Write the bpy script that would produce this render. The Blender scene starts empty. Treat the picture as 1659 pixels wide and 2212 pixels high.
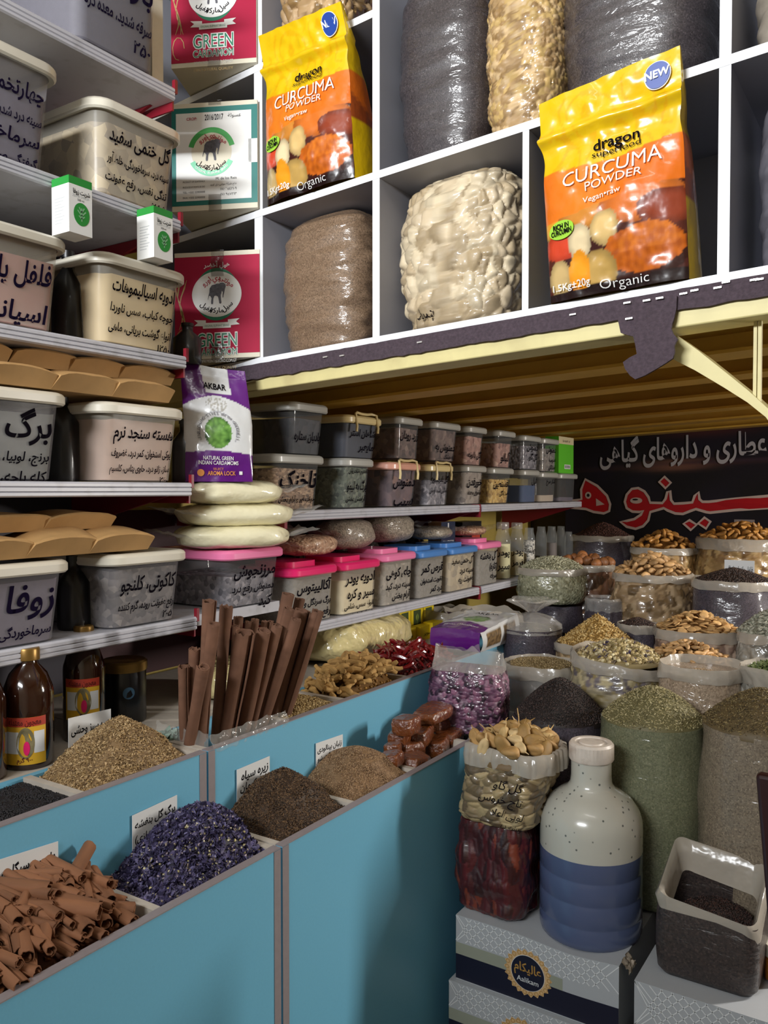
import bpy, math, random
import numpy as np
from mathutils import Vector, Matrix, noise
random.seed(11)
RNG = np.random.default_rng(11)
SC = bpy.context.scene
COL = SC.collection
PI = math.pi
# ---------------------------------------------------------------- camera model (photo frame 1659 x 2212)
FW, FH, FL = 1659, 2212, 1800.0
EYE = Vector((0, 0, 1.5))
YAW, PITCH = math.radians(33), math.atan(48 / 1800)
FWD = Vector((-math.sin(YAW) * math.cos(PITCH), math.cos(YAW) * math.cos(PITCH), -math.sin(PITCH)))
RGT = Vector((math.cos(YAW), math.sin(YAW), 0))
UPV = RGT.cross(FWD)
def ray(px, py):
    return FWD * FL + RGT * (px - FW / 2) + UPV * (FH / 2 - py)
def onX(px, py, X):
    d = ray(px, py); return EYE + d * (X / d.x)
def onY(px, py, Y):
    d = ray(px, py); return EYE + d * (Y / d.y)
def onZ(px, py, Z):
    d = ray(px, py); return EYE + d * ((Z - 1.5) / d.z)
def at(px, py, zc):
    return EYE + ray(px, py) * (zc / FL)
def depth(p):
    return (Vector(p) - EYE).dot(FWD)
# ---------------------------------------------------------------- colour
def lin(c):
    if isinstance(c, str):
        c = c.lstrip('#'); c = [int(c[i:i + 2], 16) / 255 for i in (0, 2, 4)]
    return tuple((x / 12.92 if x <= 0.04045 else ((x + 0.055) / 1.055) ** 2.4) for x in c[:3])
def mixc(a, b, t):
    t = max(0, min(1, t)); return tuple(a[i] * (1 - t) + b[i] * t for i in range(3))
# ---------------------------------------------------------------- mesh builder
class MB:
    def __init__(s):
        s.v = []; s.f = []; s.m = []; s.c = {}
    def add(s, vs, fs, m=0, cols=None):
        b = len(s.v)
        s.v += [tuple(p) for p in vs]
        s.f += [tuple(b + i for i in f) for f in fs]
        s.m += [m] * len(fs)
        if cols is not None:
            for i, c in enumerate(cols): s.c[b + i] = c
        return b
    def box(s, x0, x1, y0, y1, z0, z1, m=0, fn=None):
        vs = [(x, y, z) for x in (x0, x1) for y in (y0, y1) for z in (z0, z1)]
        if fn: vs = [fn(*p) for p in vs]
        s.add(vs, [(0, 1, 3, 2), (4, 6, 7, 5), (0, 4, 5, 1), (2, 3, 7, 6), (0, 2, 6, 4), (1, 5, 7, 3)], m)
    def grid(s, fn, nu, nv, m=0, wrap=False, col=None, flip=False):
        vs = []; cols = [] if col else None
        cu = nu if wrap else nu + 1
        for j in range(nv + 1):
            for i in range(cu):
                u, v = i / nu, j / nv
                vs.append(fn(u, v))
                if col: cols.append(col(u, v))
        fs = []
        for j in range(nv):
            for i in range(nu):
                a, b = j * cu + i, j * cu + (i + 1) % cu
                q = (a, b, b + cu, a + cu)
                fs.append(q[::-1] if flip else q)
        return s.add(vs, fs, m, cols)
    def loft(s, rings, m=0, cap0=True, cap1=True):
        n = len(rings[0]); vs = [p for r in rings for p in r]; fs = []
        for j in range(len(rings) - 1):
            for i in range(n):
                a, b = j * n + i, j * n + (i + 1) % n
                fs.append((a, b, b + n, a + n))
        if cap0: fs.append(tuple(range(n))[::-1])
        if cap1: fs.append(tuple((len(rings) - 1) * n + i for i in range(n)))
        s.add(vs, fs, m)
    def lathe(s, prof, n=32, m=0, c=(0, 0, 0), fn=None, cap0=True, cap1=True):
        rings = []
        for r, z in prof:
            ring = []
            for i in range(n):
                a = 2 * PI * i / n
                p = (c[0] + r * math.cos(a), c[1] + r * math.sin(a), c[2] + z)
                ring.append(fn(p, a, r, z) if fn else p)
            rings.append(ring)
        s.loft(rings, m, cap0, cap1)
    def tube(s, path, rad, n=8, m=0, cap=True):
        path = [Vector(p) for p in path]; rings = []
        up = Vector((0, 0, 1)); prev = None
        for k, p in enumerate(path):
            t = (path[min(k + 1, len(path) - 1)] - path[max(k - 1, 0)]).normalized()
            a = prev if prev else (up if abs(t.z) < .9 else Vector((1, 0, 0)))
            x = (a - t * a.dot(t)).normalized(); y = t.cross(x); prev = x
            r = rad[k] if isinstance(rad, (list, tuple)) else rad
            rings.append([tuple(p + x * (r * math.cos(2 * PI * i / n)) + y * (r * math.sin(2 * PI * i / n))) for i in range(n)])
        s.loft(rings, m, cap, cap)
    def ngon(s, pts, m=0):
        s.add(pts, [tuple(range(len(pts)))], m)
    def prism(s, front, back, m=0):
        n = len(front)
        fs = [tuple(range(n)), tuple(range(n, 2 * n))[::-1]] + [(i, n + i, n + (i + 1) % n, (i + 1) % n) for i in range(n)]
        s.add(list(front) + list(back), fs, m)
    def flat(s, pts2, fn, m=0):
        s.ngon([fn(x, y) for x, y in pts2], m)
    def ellipse(s, cx, cy, rx, ry, fn, m=0, n=36, a0=0, a1=2 * PI, rin=0):
        if rin <= 0:
            s.flat([(cx + rx * math.cos(a0 + (a1 - a0) * i / n), cy + ry * math.sin(a0 + (a1 - a0) * i / n)) for i in range(n)], fn, m); return
        vs = []; fs = []
        for i in range(n + 1):
            a = a0 + (a1 - a0) * i / n
            for k in (1, rin): vs.append(fn(cx + rx * k * math.cos(a), cy + ry * k * math.sin(a)))
        for i in range(n): fs.append((2 * i, 2 * i + 2, 2 * i + 3, 2 * i + 1))
        s.add(vs, fs, m)
    def rect(s, x0, x1, y0, y1, fn, m=0):
        s.flat([(x0, y0), (x1, y0), (x1, y1), (x0, y1)], fn, m)
    def stroke(s, pts2, w, fn, m=0, closed=False):
        P = [Vector(p) for p in pts2]; n = len(P); vs = []; fs = []
        for i in range(n):
            a = P[(i - 1) % n] if closed else P[max(i - 1, 0)]
            b = P[(i + 1) % n] if closed else P[min(i + 1, n - 1)]
            t = (b - a); t = t / (t.length or 1); q = Vector((-t.y, t.x)) * (w[i] if isinstance(w, (list, tuple)) else w) / 2
            vs += [fn(*(P[i] + q)), fn(*(P[i] - q))]
        for i in range(n if closed else n - 1):
            j = (i + 1) % n; fs.append((2 * i, 2 * i + 1, 2 * j + 1, 2 * j))
        s.add(vs, fs, m)
    def text(s, t, x, y, size, fn, m=0, align='r', wmax=None, wfit=None, bold=0.0, shear=0.0, track=1.0):
        vs, fs, x0, x1 = glyphs(t, bold, shear, track)
        if not vs: return 0
        w = (x1 - x0) * size; k = 1.0
        if wfit: k = wfit / w
        elif wmax and w > wmax: k = wmax / w
        if wmax and not wfit and k < 1: size *= max(k, .75); k = wmax / ((x1 - x0) * size)
        ox = {'l': x - x0 * size * k, 'r': x - x1 * size * k, 'c': x - (x0 + x1) / 2 * size * k}[align]
        s.add([fn(ox + p[0] * size * k, y + p[1] * size) for p in vs], fs, m)
        return (x1 - x0) * size * k
    def build(s, name, mats, parent=None, loc=None, rot=None, smooth=True, ang=38, bev=0, seg=2):
        me = bpy.data.meshes.new(name)
        me.from_pydata(s.v, [], s.f)
        if not isinstance(mats, (list, tuple)): mats = [mats]
        for m in mats: me.materials.append(m)
        if len(mats) > 1: me.polygons.foreach_set('material_index', s.m)
        if s.c:
            a = me.color_attributes.new('Col', 'FLOAT_COLOR', 'POINT')
            arr = np.ones((len(s.v), 4), dtype=np.float32)
            for i, c in s.c.items(): arr[i, :3] = c
            a.data.foreach_set('color', arr.ravel())
        me.update()
        if smooth:
            me.shade_smooth(); me.set_sharp_from_angle(angle=math.radians(ang))
        return link(name, me, parent, loc, rot, bev, seg)
def link(name, me, parent=None, loc=None, rot=None, bev=0, seg=2):
    o = bpy.data.objects.new(name, me); COL.objects.link(o)
    if parent: o.parent = parent
    if loc is not None: o.location = loc
    if rot is not None: o.rotation_euler = rot
    if bev:
        b = o.modifiers.new('bevel', 'BEVEL'); b.width = bev; b.segments = seg; b.limit_method = 'ANGLE'; b.angle_limit = math.radians(50)
    return o
def arrays_mesh(name, verts, tris, cols, mat, parent=None, smooth=False):
    me = bpy.data.meshes.new(name)
    nv, nt = len(verts), len(tris)
    me.vertices.add(nv); me.vertices.foreach_set('co', np.asarray(verts, dtype=np.float32).ravel())
    me.loops.add(nt * 3); me.loops.foreach_set('vertex_index', np.asarray(tris, dtype=np.int32).ravel())
    me.polygons.add(nt); me.polygons.foreach_set('loop_start', np.arange(0, nt * 3, 3, dtype=np.int32))
    me.update(calc_edges=True)
    if cols is not None:
        a = me.color_attributes.new('Col', 'FLOAT_COLOR', 'POINT')
        c4 = np.ones((nv, 4), dtype=np.float32); c4[:, :3] = cols
        a.data.foreach_set('color', c4.ravel())
    me.materials.append(mat); me.validate()
    if smooth: me.shade_smooth()
    return link(name, me, parent)
# ---------------------------------------------------------------- naming
def tag(o, label=None, cat=None, group=None, kind=None):
    if label: o['label'] = label
    if cat: o['category'] = cat
    if group: o['group'] = group
    if kind: o['kind'] = kind
    return o
def thing(name, label, cat, loc=(0, 0, 0), rotz=0, group=None):
    o = bpy.data.objects.new(name, None); COL.objects.link(o); o.empty_display_size = .05
    o.location = loc; o.rotation_euler = (0, 0, rotz)
    return tag(o, label, cat, group)
def dup(root, loc, rot, label=None, group=None, scale=None):
    c = root.copy(); COL.objects.link(c); c.location = loc; c.rotation_euler = rot
    if scale: c.scale = scale
    if label: c['label'] = label
    if group: c['group'] = group
    for ch in list(root.children):
        d = ch.copy(); COL.objects.link(d); d.parent = c
    return c
# ---------------------------------------------------------------- writing
_FORMS = {}
def _reg(ch, *codes): _FORMS[ch] = codes      # isolated, final[, initial, medial]
_b = 0xFE8D
for ch, n in zip('ابةتثجحخدذرزسشصضطظعغفق', (2, 4, 2, 4, 4, 4, 4, 4, 2, 2, 2, 2, 4, 4, 4, 4, 4, 4, 4, 4, 4, 4)):
    _reg(ch, *[_b + i for i in range(n)]); _b += n
_reg('آ', 0xFE81, 0xFE82); _reg('أ', 0xFE83, 0xFE84); _reg('ئ', 0xFE89, 0xFE8A, 0xFE8B, 0xFE8C)
_reg('ل', 0xFEDD, 0xFEDE, 0xFEDF, 0xFEE0); _reg('م', 0xFEE1, 0xFEE2, 0xFEE3, 0xFEE4); _reg('ن', 0xFEE5, 0xFEE6, 0xFEE7, 0xFEE8)
_reg('ه', 0xFEE9, 0xFEEA, 0xFEEB, 0xFEEC); _reg('و', 0xFEED, 0xFEEE)
_reg('ی', 0xFBFC, 0xFBFD, 0xFBFE, 0xFBFF); _reg('ک', 0xFB8E, 0xFB8F, 0xFB90, 0xFB91); _reg('گ', 0xFB92, 0xFB93, 0xFB94, 0xFB95)
_reg('پ', 0xFB56, 0xFB57, 0xFB58, 0xFB59); _reg('چ', 0xFB7A, 0xFB7B, 0xFB7C, 0xFB7D); _reg('ژ', 0xFB8A, 0xFB8B); _reg('ي', 0xFEF1, 0xFEF2, 0xFEF3, 0xFEF4)
_reg('ك', 0xFED9, 0xFEDA, 0xFEDB, 0xFEDC)
_LA = {'ا': (0xFEFB, 0xFEFC), 'آ': (0xFEF5, 0xFEF6), 'أ': (0xFEF7, 0xFEF8)}
def shape_rtl(t):
    out = []; i = 0; prev_join = False
    if not any(c in _FORMS for c in t): return t
    while i < len(t):
        c = t[i]
        if c not in _FORMS:
            if c == 'ـ': out.append(c); prev_join = True; i += 1; continue
            j = i
            if c in '۰۱۲۳۴۵۶۷۸۹':
                while j + 1 < len(t) and t[j + 1] in '۰۱۲۳۴۵۶۷۸۹٫/': j += 1
                out.append(t[i:j + 1])
            elif c != '\u200c': out.append({'(': ')', ')': '('}.get(c, c))
            prev_join = False; i = j + 1; continue
        f = _FORMS[c]; nxt = t[i + 1] if i + 1 < len(t) else ''
        if c == 'ل' and nxt in _LA:
            out.append(chr(_LA[nxt][1 if prev_join else 0])); prev_join = False; i += 2; continue
        joins = len(f) == 4 and (nxt in _FORMS or nxt == 'ـ')
        k = (3 if prev_join else 2) if joins else (1 if prev_join else 0)
        out.append(chr(f[k])); prev_join = joins; i += 1
    return ''.join(reversed(out))
_GC = {}
def glyphs(t, bold=0.0, shear=0.0, track=1.0):
    key = (t, bold, shear, track)
    if key in _GC: return _GC[key]
    cu = bpy.data.curves.new('writing', 'FONT'); cu.body = shape_rtl(t); cu.size = 1; cu.offset = bold; cu.shear = shear; cu.space_character = track
    cu.resolution_u = 3
    o = bpy.data.objects.new('writing', cu); COL.objects.link(o)
    dg = bpy.context.evaluated_depsgraph_get(); dg.update()
    me = bpy.data.meshes.new_from_object(o.evaluated_get(dg))
    vs = [(v.co.x, v.co.y) for v in me.vertices]; fs = [tuple(p.vertices) for p in me.polygons]
    bpy.data.objects.remove(o); bpy.data.curves.remove(cu); bpy.data.meshes.remove(me)
    if vs: r = (vs, fs, min(p[0] for p in vs), max(p[0] for p in vs))
    else: r = ([], [], 0, 0)
    _GC[key] = r
    return r
def nz(x, y=0, z=0, s=1.0):
    return noise.noise(Vector((x * s, y * s, z * s)))
def rrect(hx, hy, r, n=5):
    pts = []
    for cx, cy, a0 in ((hx - r, hy - r, 0), (-hx + r, hy - r, PI / 2), (-hx + r, -hy + r, PI), (hx - r, -hy + r, 1.5 * PI)):
        for i in range(n + 1):
            a = a0 + PI / 2 * i / n; pts.append((cx + r * math.cos(a), cy + r * math.sin(a)))
    return pts

def lump(x, y, z, cell, cols=None, stretch=1.0, seed=0.0):
    """rounded pieces pressed against a film: returns bulge 0..1 and the colour of the piece"""
    q = Vector((x / cell + seed, y / cell, z / cell / stretch)); d, pts = noise.voronoi(q)
    b = min(1.0, (d[1] - d[0]) * 1.9); b = b * (2 - b)
    if cols is None: return b, None
    h = pts[0]; k = (math.sin(h.x * 12.9898 + h.y * 78.233 + h.z * 37.719) * 43758.5453) % 1.0
    c = lin(cols[int(k * len(cols)) % len(cols)]); j = .82 + .36 * ((k * 7.31) % 1.0)
    return b, tuple(min(1, a * j) for a in c)
# ---------------------------------------------------------------- materials
def _new(name):
    m = bpy.data.materials.new(name); m.use_nodes = True
    nt = m.node_tree; b = nt.nodes['Principled BSDF']
    return m, nt, b
def _N(nt, t, **kw):
    n = nt.nodes.new(t)
    for k, v in kw.items():
        if k.startswith('_'): setattr(n, k[1:], v)
        else: n.inputs[k.replace('_', ' ')].default_value = v
    return n
def _coord(nt, scale=(1, 1, 1)):
    tc = _N(nt, 'ShaderNodeTexCoord'); mp = _N(nt, 'ShaderNodeMapping'); mp.inputs['Scale'].default_value = scale
    nt.links.new(tc.outputs['Object'], mp.inputs['Vector']); return mp.outputs['Vector']
def _bump(nt, b, vec, scale, strength, dist=.004, detail=3, coat=True):
    n = _N(nt, 'ShaderNodeTexNoise', Scale=scale, Detail=detail); nt.links.new(vec, n.inputs['Vector'])
    bp = _N(nt, 'ShaderNodeBump', Strength=strength, Distance=dist); nt.links.new(n.outputs['Fac'], bp.inputs['Height'])
    nt.links.new(bp.outputs['Normal'], b.inputs['Normal'])
    if coat: nt.links.new(bp.outputs['Normal'], b.inputs['Coat Normal'])
    return bp
def mat(name, col, rough=.5, var=0.0, vs=30, bump=0.0, bs=60, bdist=.004, coat=0.0, crough=.1, metal=0.0, spec=.5, stretch=(1, 1, 1), dirt=None, dscale=6, damt=.5):
    m, nt, b = _new(name); c = lin(col)
    b.inputs['Base Color'].default_value = (*c, 1); b.inputs['Roughness'].default_value = rough
    b.inputs['Metallic'].default_value = metal; b.inputs['Specular IOR Level'].default_value = spec
    b.inputs['Coat Weight'].default_value = coat; b.inputs['Coat Roughness'].default_value = crough
    vec = _coord(nt, stretch) if (var or bump or dirt) else None
    sock = None
    if var:
        n = _N(nt, 'ShaderNodeTexNoise', Scale=vs, Detail=4); nt.links.new(vec, n.inputs['Vector'])
        r = _N(nt, 'ShaderNodeValToRGB'); r.color_ramp.elements[0].position = .3; r.color_ramp.elements[1].position = .7
        r.color_ramp.elements[0].color = (*[x * (1 - var) for x in c], 1); r.color_ramp.elements[1].color = (*[min(1, x * (1 + var)) for x in c], 1)
        nt.links.new(n.outputs['Fac'], r.inputs['Fac']); sock = r.outputs['Color']
    if dirt:
        n = _N(nt, 'ShaderNodeTexNoise', Scale=dscale, Detail=6); nt.links.new(vec, n.inputs['Vector'])
        r = _N(nt, 'ShaderNodeValToRGB'); r.color_ramp.elements[0].position = .55; r.color_ramp.elements[1].position = .72
        r.color_ramp.elements[0].color = (0, 0, 0, 1); r.color_ramp.elements[1].color = (damt, damt, damt, 1)
        nt.links.new(n.outputs['Fac'], r.inputs['Fac'])
        mx = _N(nt, 'ShaderNodeMix', _data_type='RGBA'); mx.inputs['A'].default_value = (*c, 1); mx.inputs['B'].default_value = (*lin(dirt), 1)
        ia, ib = [s for s in mx.inputs if s.type == 'RGBA'][:2]
        ia.default_value = (*c, 1); ib.default_value = (*lin(dirt), 1)
        if sock: nt.links.new(sock, ia)
        nt.links.new(r.outputs['Color'], mx.inputs[0]); sock = [s for s in mx.outputs if s.type == 'RGBA'][0]
    if sock: nt.links.new(sock, b.inputs['Base Color'])
    if bump: _bump(nt, b, vec, bs, bump, bdist)
    return m
def speck(name, cols, scale=120, rough=.6, bump=.6, bdist=.004, coat=0.0, crough=.12, stretch=(1, 1, 1), wrinkle=0.0, wscale=14, wstretch=(1, 1, 3), spec=.5):
    """pieces lying against each other: Voronoi cells, one colour each; an optional wrinkled clear film over them (coat)"""
    m, nt, b = _new(name); vec = _coord(nt, stretch)
    v = _N(nt, 'ShaderNodeTexVoronoi', Scale=scale); nt.links.new(vec, v.inputs['Vector'])
    sep = _N(nt, 'ShaderNodeSeparateColor'); nt.links.new(v.outputs['Color'], sep.inputs['Color'])
    r = _N(nt, 'ShaderNodeValToRGB'); el = r.color_ramp.elements
    for i, c in enumerate(cols):
        e = el[i] if i < 2 else el.new(i / (len(cols) - 1))
        e.position = i / max(1, len(cols) - 1); e.color = (*lin(c), 1)
    nt.links.new(sep.outputs[0], r.inputs['Fac']); nt.links.new(r.outputs['Color'], b.inputs['Base Color'])
    b.inputs['Roughness'].default_value = rough; b.inputs['Specular IOR Level'].default_value = spec
    b.inputs['Coat Weight'].default_value = coat; b.inputs['Coat Roughness'].default_value = crough
    nrm = None
    if bump:
        bp = _N(nt, 'ShaderNodeBump', Strength=bump, Distance=bdist, _invert=True); nt.links.new(v.outputs['Distance'], bp.inputs['Height'])
        nt.links.new(bp.outputs['Normal'], b.inputs['Normal'])
    if wrinkle:
        w = _coord(nt, wstretch)
        n = _N(nt, 'ShaderNodeTexNoise', Scale=wscale, Detail=4, Distortion=.6); nt.links.new(w, n.inputs['Vector'])
        bp = _N(nt, 'ShaderNodeBump', Strength=wrinkle, Distance=.02); nt.links.new(n.outputs['Fac'], bp.inputs['Height'])
        nt.links.new(bp.outputs['Normal'], b.inputs['Coat Normal'])
    return m
def vcol(name, rough=.5, coat=0.0, crough=.1, bump=0.0, bs=40, bdist=.004, stretch=(1, 1, 1), spec=.5, sss=0):
    m, nt, b = _new(name)
    a = _N(nt, 'ShaderNodeVertexColor', _layer_name='Col'); nt.links.new(a.outputs['Color'], b.inputs['Base Color'])
    b.inputs['Roughness'].default_value = rough; b.inputs['Coat Weight'].default_value = coat; b.inputs['Coat Roughness'].default_value = crough
    b.inputs['Specular IOR Level'].default_value = spec
    if bump: _bump(nt, b, _coord(nt, stretch), bs, bump, bdist)
    return m
def film(name, opac=.3, col='#ffffff', rough=.12, bump=.5, bs=18, bdist=.02, stretch=(1, 1, 1), gloss=.5):
    """clear or frosted plastic film: part of the light passes straight through"""
    m, nt, b = _new(name)
    b.inputs['Base Color'].default_value = (*lin(col), 1); b.inputs['Roughness'].default_value = rough
    b.inputs['Specular IOR Level'].default_value = gloss
    tr = _N(nt, 'ShaderNodeBsdfTransparent'); mx = _N(nt, 'ShaderNodeMixShader', Fac=opac)
    nt.links.new(tr.outputs[0], mx.inputs[1]); nt.links.new(b.outputs[0], mx.inputs[2])
    nt.links.new(mx.outputs[0], nt.nodes['Material Output'].inputs['Surface'])
    if bump: _bump(nt, b, _coord(nt, stretch), bs, bump, bdist)
    return m
M = {}
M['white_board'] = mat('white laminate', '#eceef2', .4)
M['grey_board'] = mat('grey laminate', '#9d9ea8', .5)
M['blue'] = mat('blue laminate', '#6cafcd', .42, var=.02, vs=200)
M['strip'] = mat('grey edging', '#8b8284', .45, var=.05, vs=80)
M['pale_wood'] = mat('pale board', '#b9b0a4', .6, var=.06, vs=60)
M['felt'] = mat('brown felt', '#473b43', .95, var=.22, vs=140, bump=.8, bs=220, bdist=.003)
M['staple'] = mat('steel staple', '#e8e6e4', .3, metal=.6)
M['yellow_paint'] = mat('cream yellow paint', '#d8cc92', .5, var=.05, vs=18, dirt='#8f7b52', dscale=9, damt=.35, bump=.1, bs=40)
M['yellow_joist'] = mat('ochre yellow paint', '#c99f3e', .5, var=.08, vs=10)
M['shelf_lip'] = mat('shelf lip enamel', '#bcbcc4', .35, dirt='#6b675f', dscale=22, damt=.3)
M['maroon'] = mat('maroon enamel', '#7c1424', .4)
M['back_grey'] = mat('dark shelf back', '#35303a', .6)
M['plaster'] = mat('cream plaster', '#cfc8b8', .8, var=.05)
M['floor'] = mat('floor tile', '#6f6a64', .5, var=.2, vs=6)
M['ink'] = mat('black marker ink', '#0e0a12', .9, spec=.05)
M['ink_purple'] = mat('violet marker ink', '#150e26', .9, spec=.05)
M['tub'] = film('frosted tub plastic', .30, '#e6dfd0', .28, .15, 12, .01)
M['tub_grey'] = film('grey frosted tub plastic', .17, '#cfccd2', .28, .15, 12, .01)
M['tub_clear'] = film('clear tub plastic', .13, '#b9bcc0', .07, .10, 8, .01, gloss=1.6)
M['lid_white'] = mat('translucent lid plastic', '#d6d0c0', .35, coat=.2)
M['lid_grey'] = mat('grey lid plastic', '#a8a69f', .38, coat=.15)
M['lid_cream'] = mat('cream lid plastic', '#d7c28d', .35, coat=.2)
M['lid_peach'] = mat('peach lid plastic', '#d39a86', .35, coat=.2)
M['lid_pink'] = mat('pink lid plastic', '#ee7fae', .3, coat=.3)
M['lid_magenta'] = mat('magenta lid plastic', '#e8266e', .3, coat=.3)
M['lid_blue'] = mat('blue lid plastic', '#4b83c8', .3, coat=.3)
M['kraft'] = mat('kraft paper', '#b08a58', .7, var=.06, vs=30, bump=.15, bs=14, bdist=.01)
M['card'] = mat('white paper card', '#d8dadb', .7)
M['film'] = film('clear plastic film', .2, '#e0ddd6', .1, .6, 18, .03, gloss=1.2)
M['film_milky'] = film('milky plastic film', .34, '#c9c5be', .16, .5, 16, .03, gloss=1.0)
M['rim'] = film('rolled plastic rim', .62, '#bdb5a8', .22, .4, 14, .02, gloss=.8)
M['black'] = mat('black plastic', '#0b0a0d', .35, coat=.3)
M['glass'] = film('clear glass', .12, '#dfe4e4', .04, 0, gloss=1.6)
M['steel'] = mat('steel lid', '#b9b6ae', .25, metal=.9)
M['white'] = mat('white paper', '#e7e7e4', .55)
M['green'] = mat('green print', '#1f8a33', .5)
M['vprint'] = vcol('printed foil', .28, coat=.55, crough=.08, bump=.35, bs=16, bdist=.012)
M['vpaper'] = vcol('printed paper', .55)
M['vgrain'] = vcol('grain', .6)
M['lumpy'] = vcol('pieces under clear film', .5, coat=.85, crough=.12, bump=.25, bs=26, bdist=.006, stretch=(1, 1, 2.2))
M['vglossy'] = vcol('glossy piece', .3, coat=.3)
# ---------------------------------------------------------------- camera
cd = bpy.data.cameras.new('camera'); cam = bpy.data.objects.new('camera', cd); COL.objects.link(cam)
cd.sensor_fit = 'VERTICAL'; cd.sensor_height = 36.0; cd.lens = 36.0 * FL / FH; cd.clip_start = .02
cam.matrix_world = Matrix(((RGT.x, UPV.x, -FWD.x, EYE.x), (RGT.y, UPV.y, -FWD.y, EYE.y), (RGT.z, UPV.z, -FWD.z, EYE.z), (0, 0, 0, 1)))
SC.camera = cam
# ---------------------------------------------------------------- room
XL, XR, YF, YB, ZC = -1.97, 2.7, -1.8, 4.64, 3.35
def slab(name, x0, x1, y0, y1, z0, z1, m):
    b = MB(); b.box(x0, x1, y0, y1, z0, z1); o = b.build(name, m, smooth=False); tag(o, kind='structure'); return o
M['wall_yellow'] = mat('yellow wall paint', '#b39c4e', .7, var=.06, vs=8)
M['wall_dark'] = mat('dim wall', '#4a4038', .8)
slab('floor', XL - .1, XR + .1, YF - .1, YB + .1, -.1, 0, M['floor'])
slab('ceiling', XL - .1, XR + .1, YF - .1, YB + .1, ZC, ZC + .1, M['plaster'])
slab('wall_left', XL - .1, XL, YF, YB, 0, ZC, M['wall_yellow'])
slab('wall_back', XL, XR, YB, YB + .1, 0, ZC, M['wall_dark'])
slab('wall_right', XR, XR + .1, YF, YB, 0, ZC, M['plaster'])
slab('wall_front', XL, XR, YF - .1, YF, 0, ZC, M['plaster'])
# ---------------------------------------------------------------- loft frame: heights along its floor rise gently towards +X, its front runs slightly askew
LK, LRY, LY0 = .036, .062, 1.7
def LW(x, y, z):
    return (x, LY0 - LRY * (x + 1.5) + y, z + LK * (x + 1.5))
def LP(px, py, dy=0):
    d = ray(px, py); c = LY0 - LRY * 1.5 + dy; P = EYE + d * (c / (d.y + LRY * d.x))
    return P.x, P.y - (LY0 - LRY * (P.x + 1.5)), P.z - LK * (P.x + 1.5)
loft = thing('loft_platform', 'cream yellow steel loft with ochre joists carrying the white cubby shelves', 'loft', LW(-1.0, 0, 1.767))
def lpart(b, name, m, **k):
    o = b.build(name, m, **k); o.parent = loft; o.matrix_parent_inverse = Matrix.Translation(-loft.location); return o
b = MB(); b.box(-1.97, .95, 0, .09, 1.767, 1.8365, fn=LW); lpart(b, 'front_beam', M['yellow_paint'], bev=.003)
b = MB(); b.box(-1.97, .95, .09, 2.86, 1.818, 1.8365, fn=LW); lpart(b, 'deck_panel', M['yellow_joist'])
for y in (.42, .80, 1.22, 1.66, 2.12, 2.58):
    b = MB(); b.box(-1.97, .95, y, y + .014, 1.776, 1.818, fn=LW); b.box(-1.97, .95, y - .05, y + .064, 1.768, 1.776, fn=LW)
    lpart(b, 'joist', M['yellow_joist'])
# curved brace under the beam
up = [(1452, 718), (1500, 752), (1560, 800), (1610, 840), (1659, 885), (1710, 945), (1760, 1030), (1790, 1120), (1800, 1250)]
lo = [(1446, 772), (1492, 795), (1556, 833), (1608, 866), (1648, 898), (1690, 955), (1728, 1035), (1750, 1122), (1757, 1250)]
b = MB(); F1 = [LP(*p) for p in up]; F0 = [LP(*p) for p in lo]; vs = []; fs = []
for (xa, _, za), (xb, _, zb) in zip(F1, F0):
    vs += [LW(xa, .03, za), LW(xb, .03, zb), LW(xb, .15, zb), LW(xa, .15, za)]
for i in range(len(F1) - 1):
    for k in range(4): fs.append((4 * i + k, 4 * i + (k + 1) % 4, 4 * i + 4 + (k + 1) % 4, 4 * i + 4 + k))
fs += [(0, 3, 2, 1), tuple(4 * (len(F1) - 1) + k for k in range(4))]
b.add(vs, fs); lpart(b, 'curved_brace', M['yellow_paint'])
b = MB()
for px in (1620, 1630):
    x0, _, z0 = LP(px, 812); x1, _, z1 = LP(px, 866)
    b.box(x0 - .003, x0 + .003, .05, .062, z1, 1.80, fn=LW)
lpart(b, 'hanger_rod', M['yellow_paint'])
# felt strip with hanging tongue, stapled on the beam
b = MB(); n = 150; fr = []; 
xs = [-1.62 + i * (2.4 / n) for i in range(n + 1)]
top = [(x, 1.8375 + .0012 * nz(x, 3, 0, 60)) for x in xs]; bot = [(x, 1.797 + .004 * nz(x, 9, 0, 25) + .0025 * nz(x, 5, 0, 90)) for x in xs]
vs = []; fs = []
for (x, zt), (_, zb) in zip(top, bot): vs += [LW(x, -.007, zt), LW(x, -.009 - .003 * abs(nz(x, 1, 1, 12)), zb), LW(x, -.001, zb), LW(x, -.001, zt)]
for i in range(n):
    for k in range(4): fs.append((4 * i + k, 4 * i + (k + 1) % 4, 4 * i + 4 + (k + 1) % 4, 4 * i + 4 + k))
fs += [(0, 3, 2, 1), tuple(4 * n + k for k in range(4))]
b.add(vs, fs)
felt = thing('felt_strip', 'torn brown felt strip stapled along the loft edge with a hanging tongue', 'felt', LW(-.4, -.01, 1.78))
def fpart(b, name, m):
    o = b.build(name, m); o.parent = felt; o.matrix_parent_inverse = Matrix.Translation(-felt.location); return o
fpart(b, 'felt_band', M['felt'])
tp = [(1332, 652), (1334, 672), (1340, 698), (1346, 722), (1362, 727), (1375, 730), (1380, 748), (1383, 768), (1368, 776), (1355, 786), (1358, 800), (1370, 815), (1382, 823), (1402, 815), (1425, 802), (1446, 788), (1461, 778), (1464, 764), (1463, 750), (1469, 736), (1460, 724), (1456, 712), (1462, 690), (1466, 668), (1468, 642)]
P = [LP(*p) for p in tp]
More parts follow.
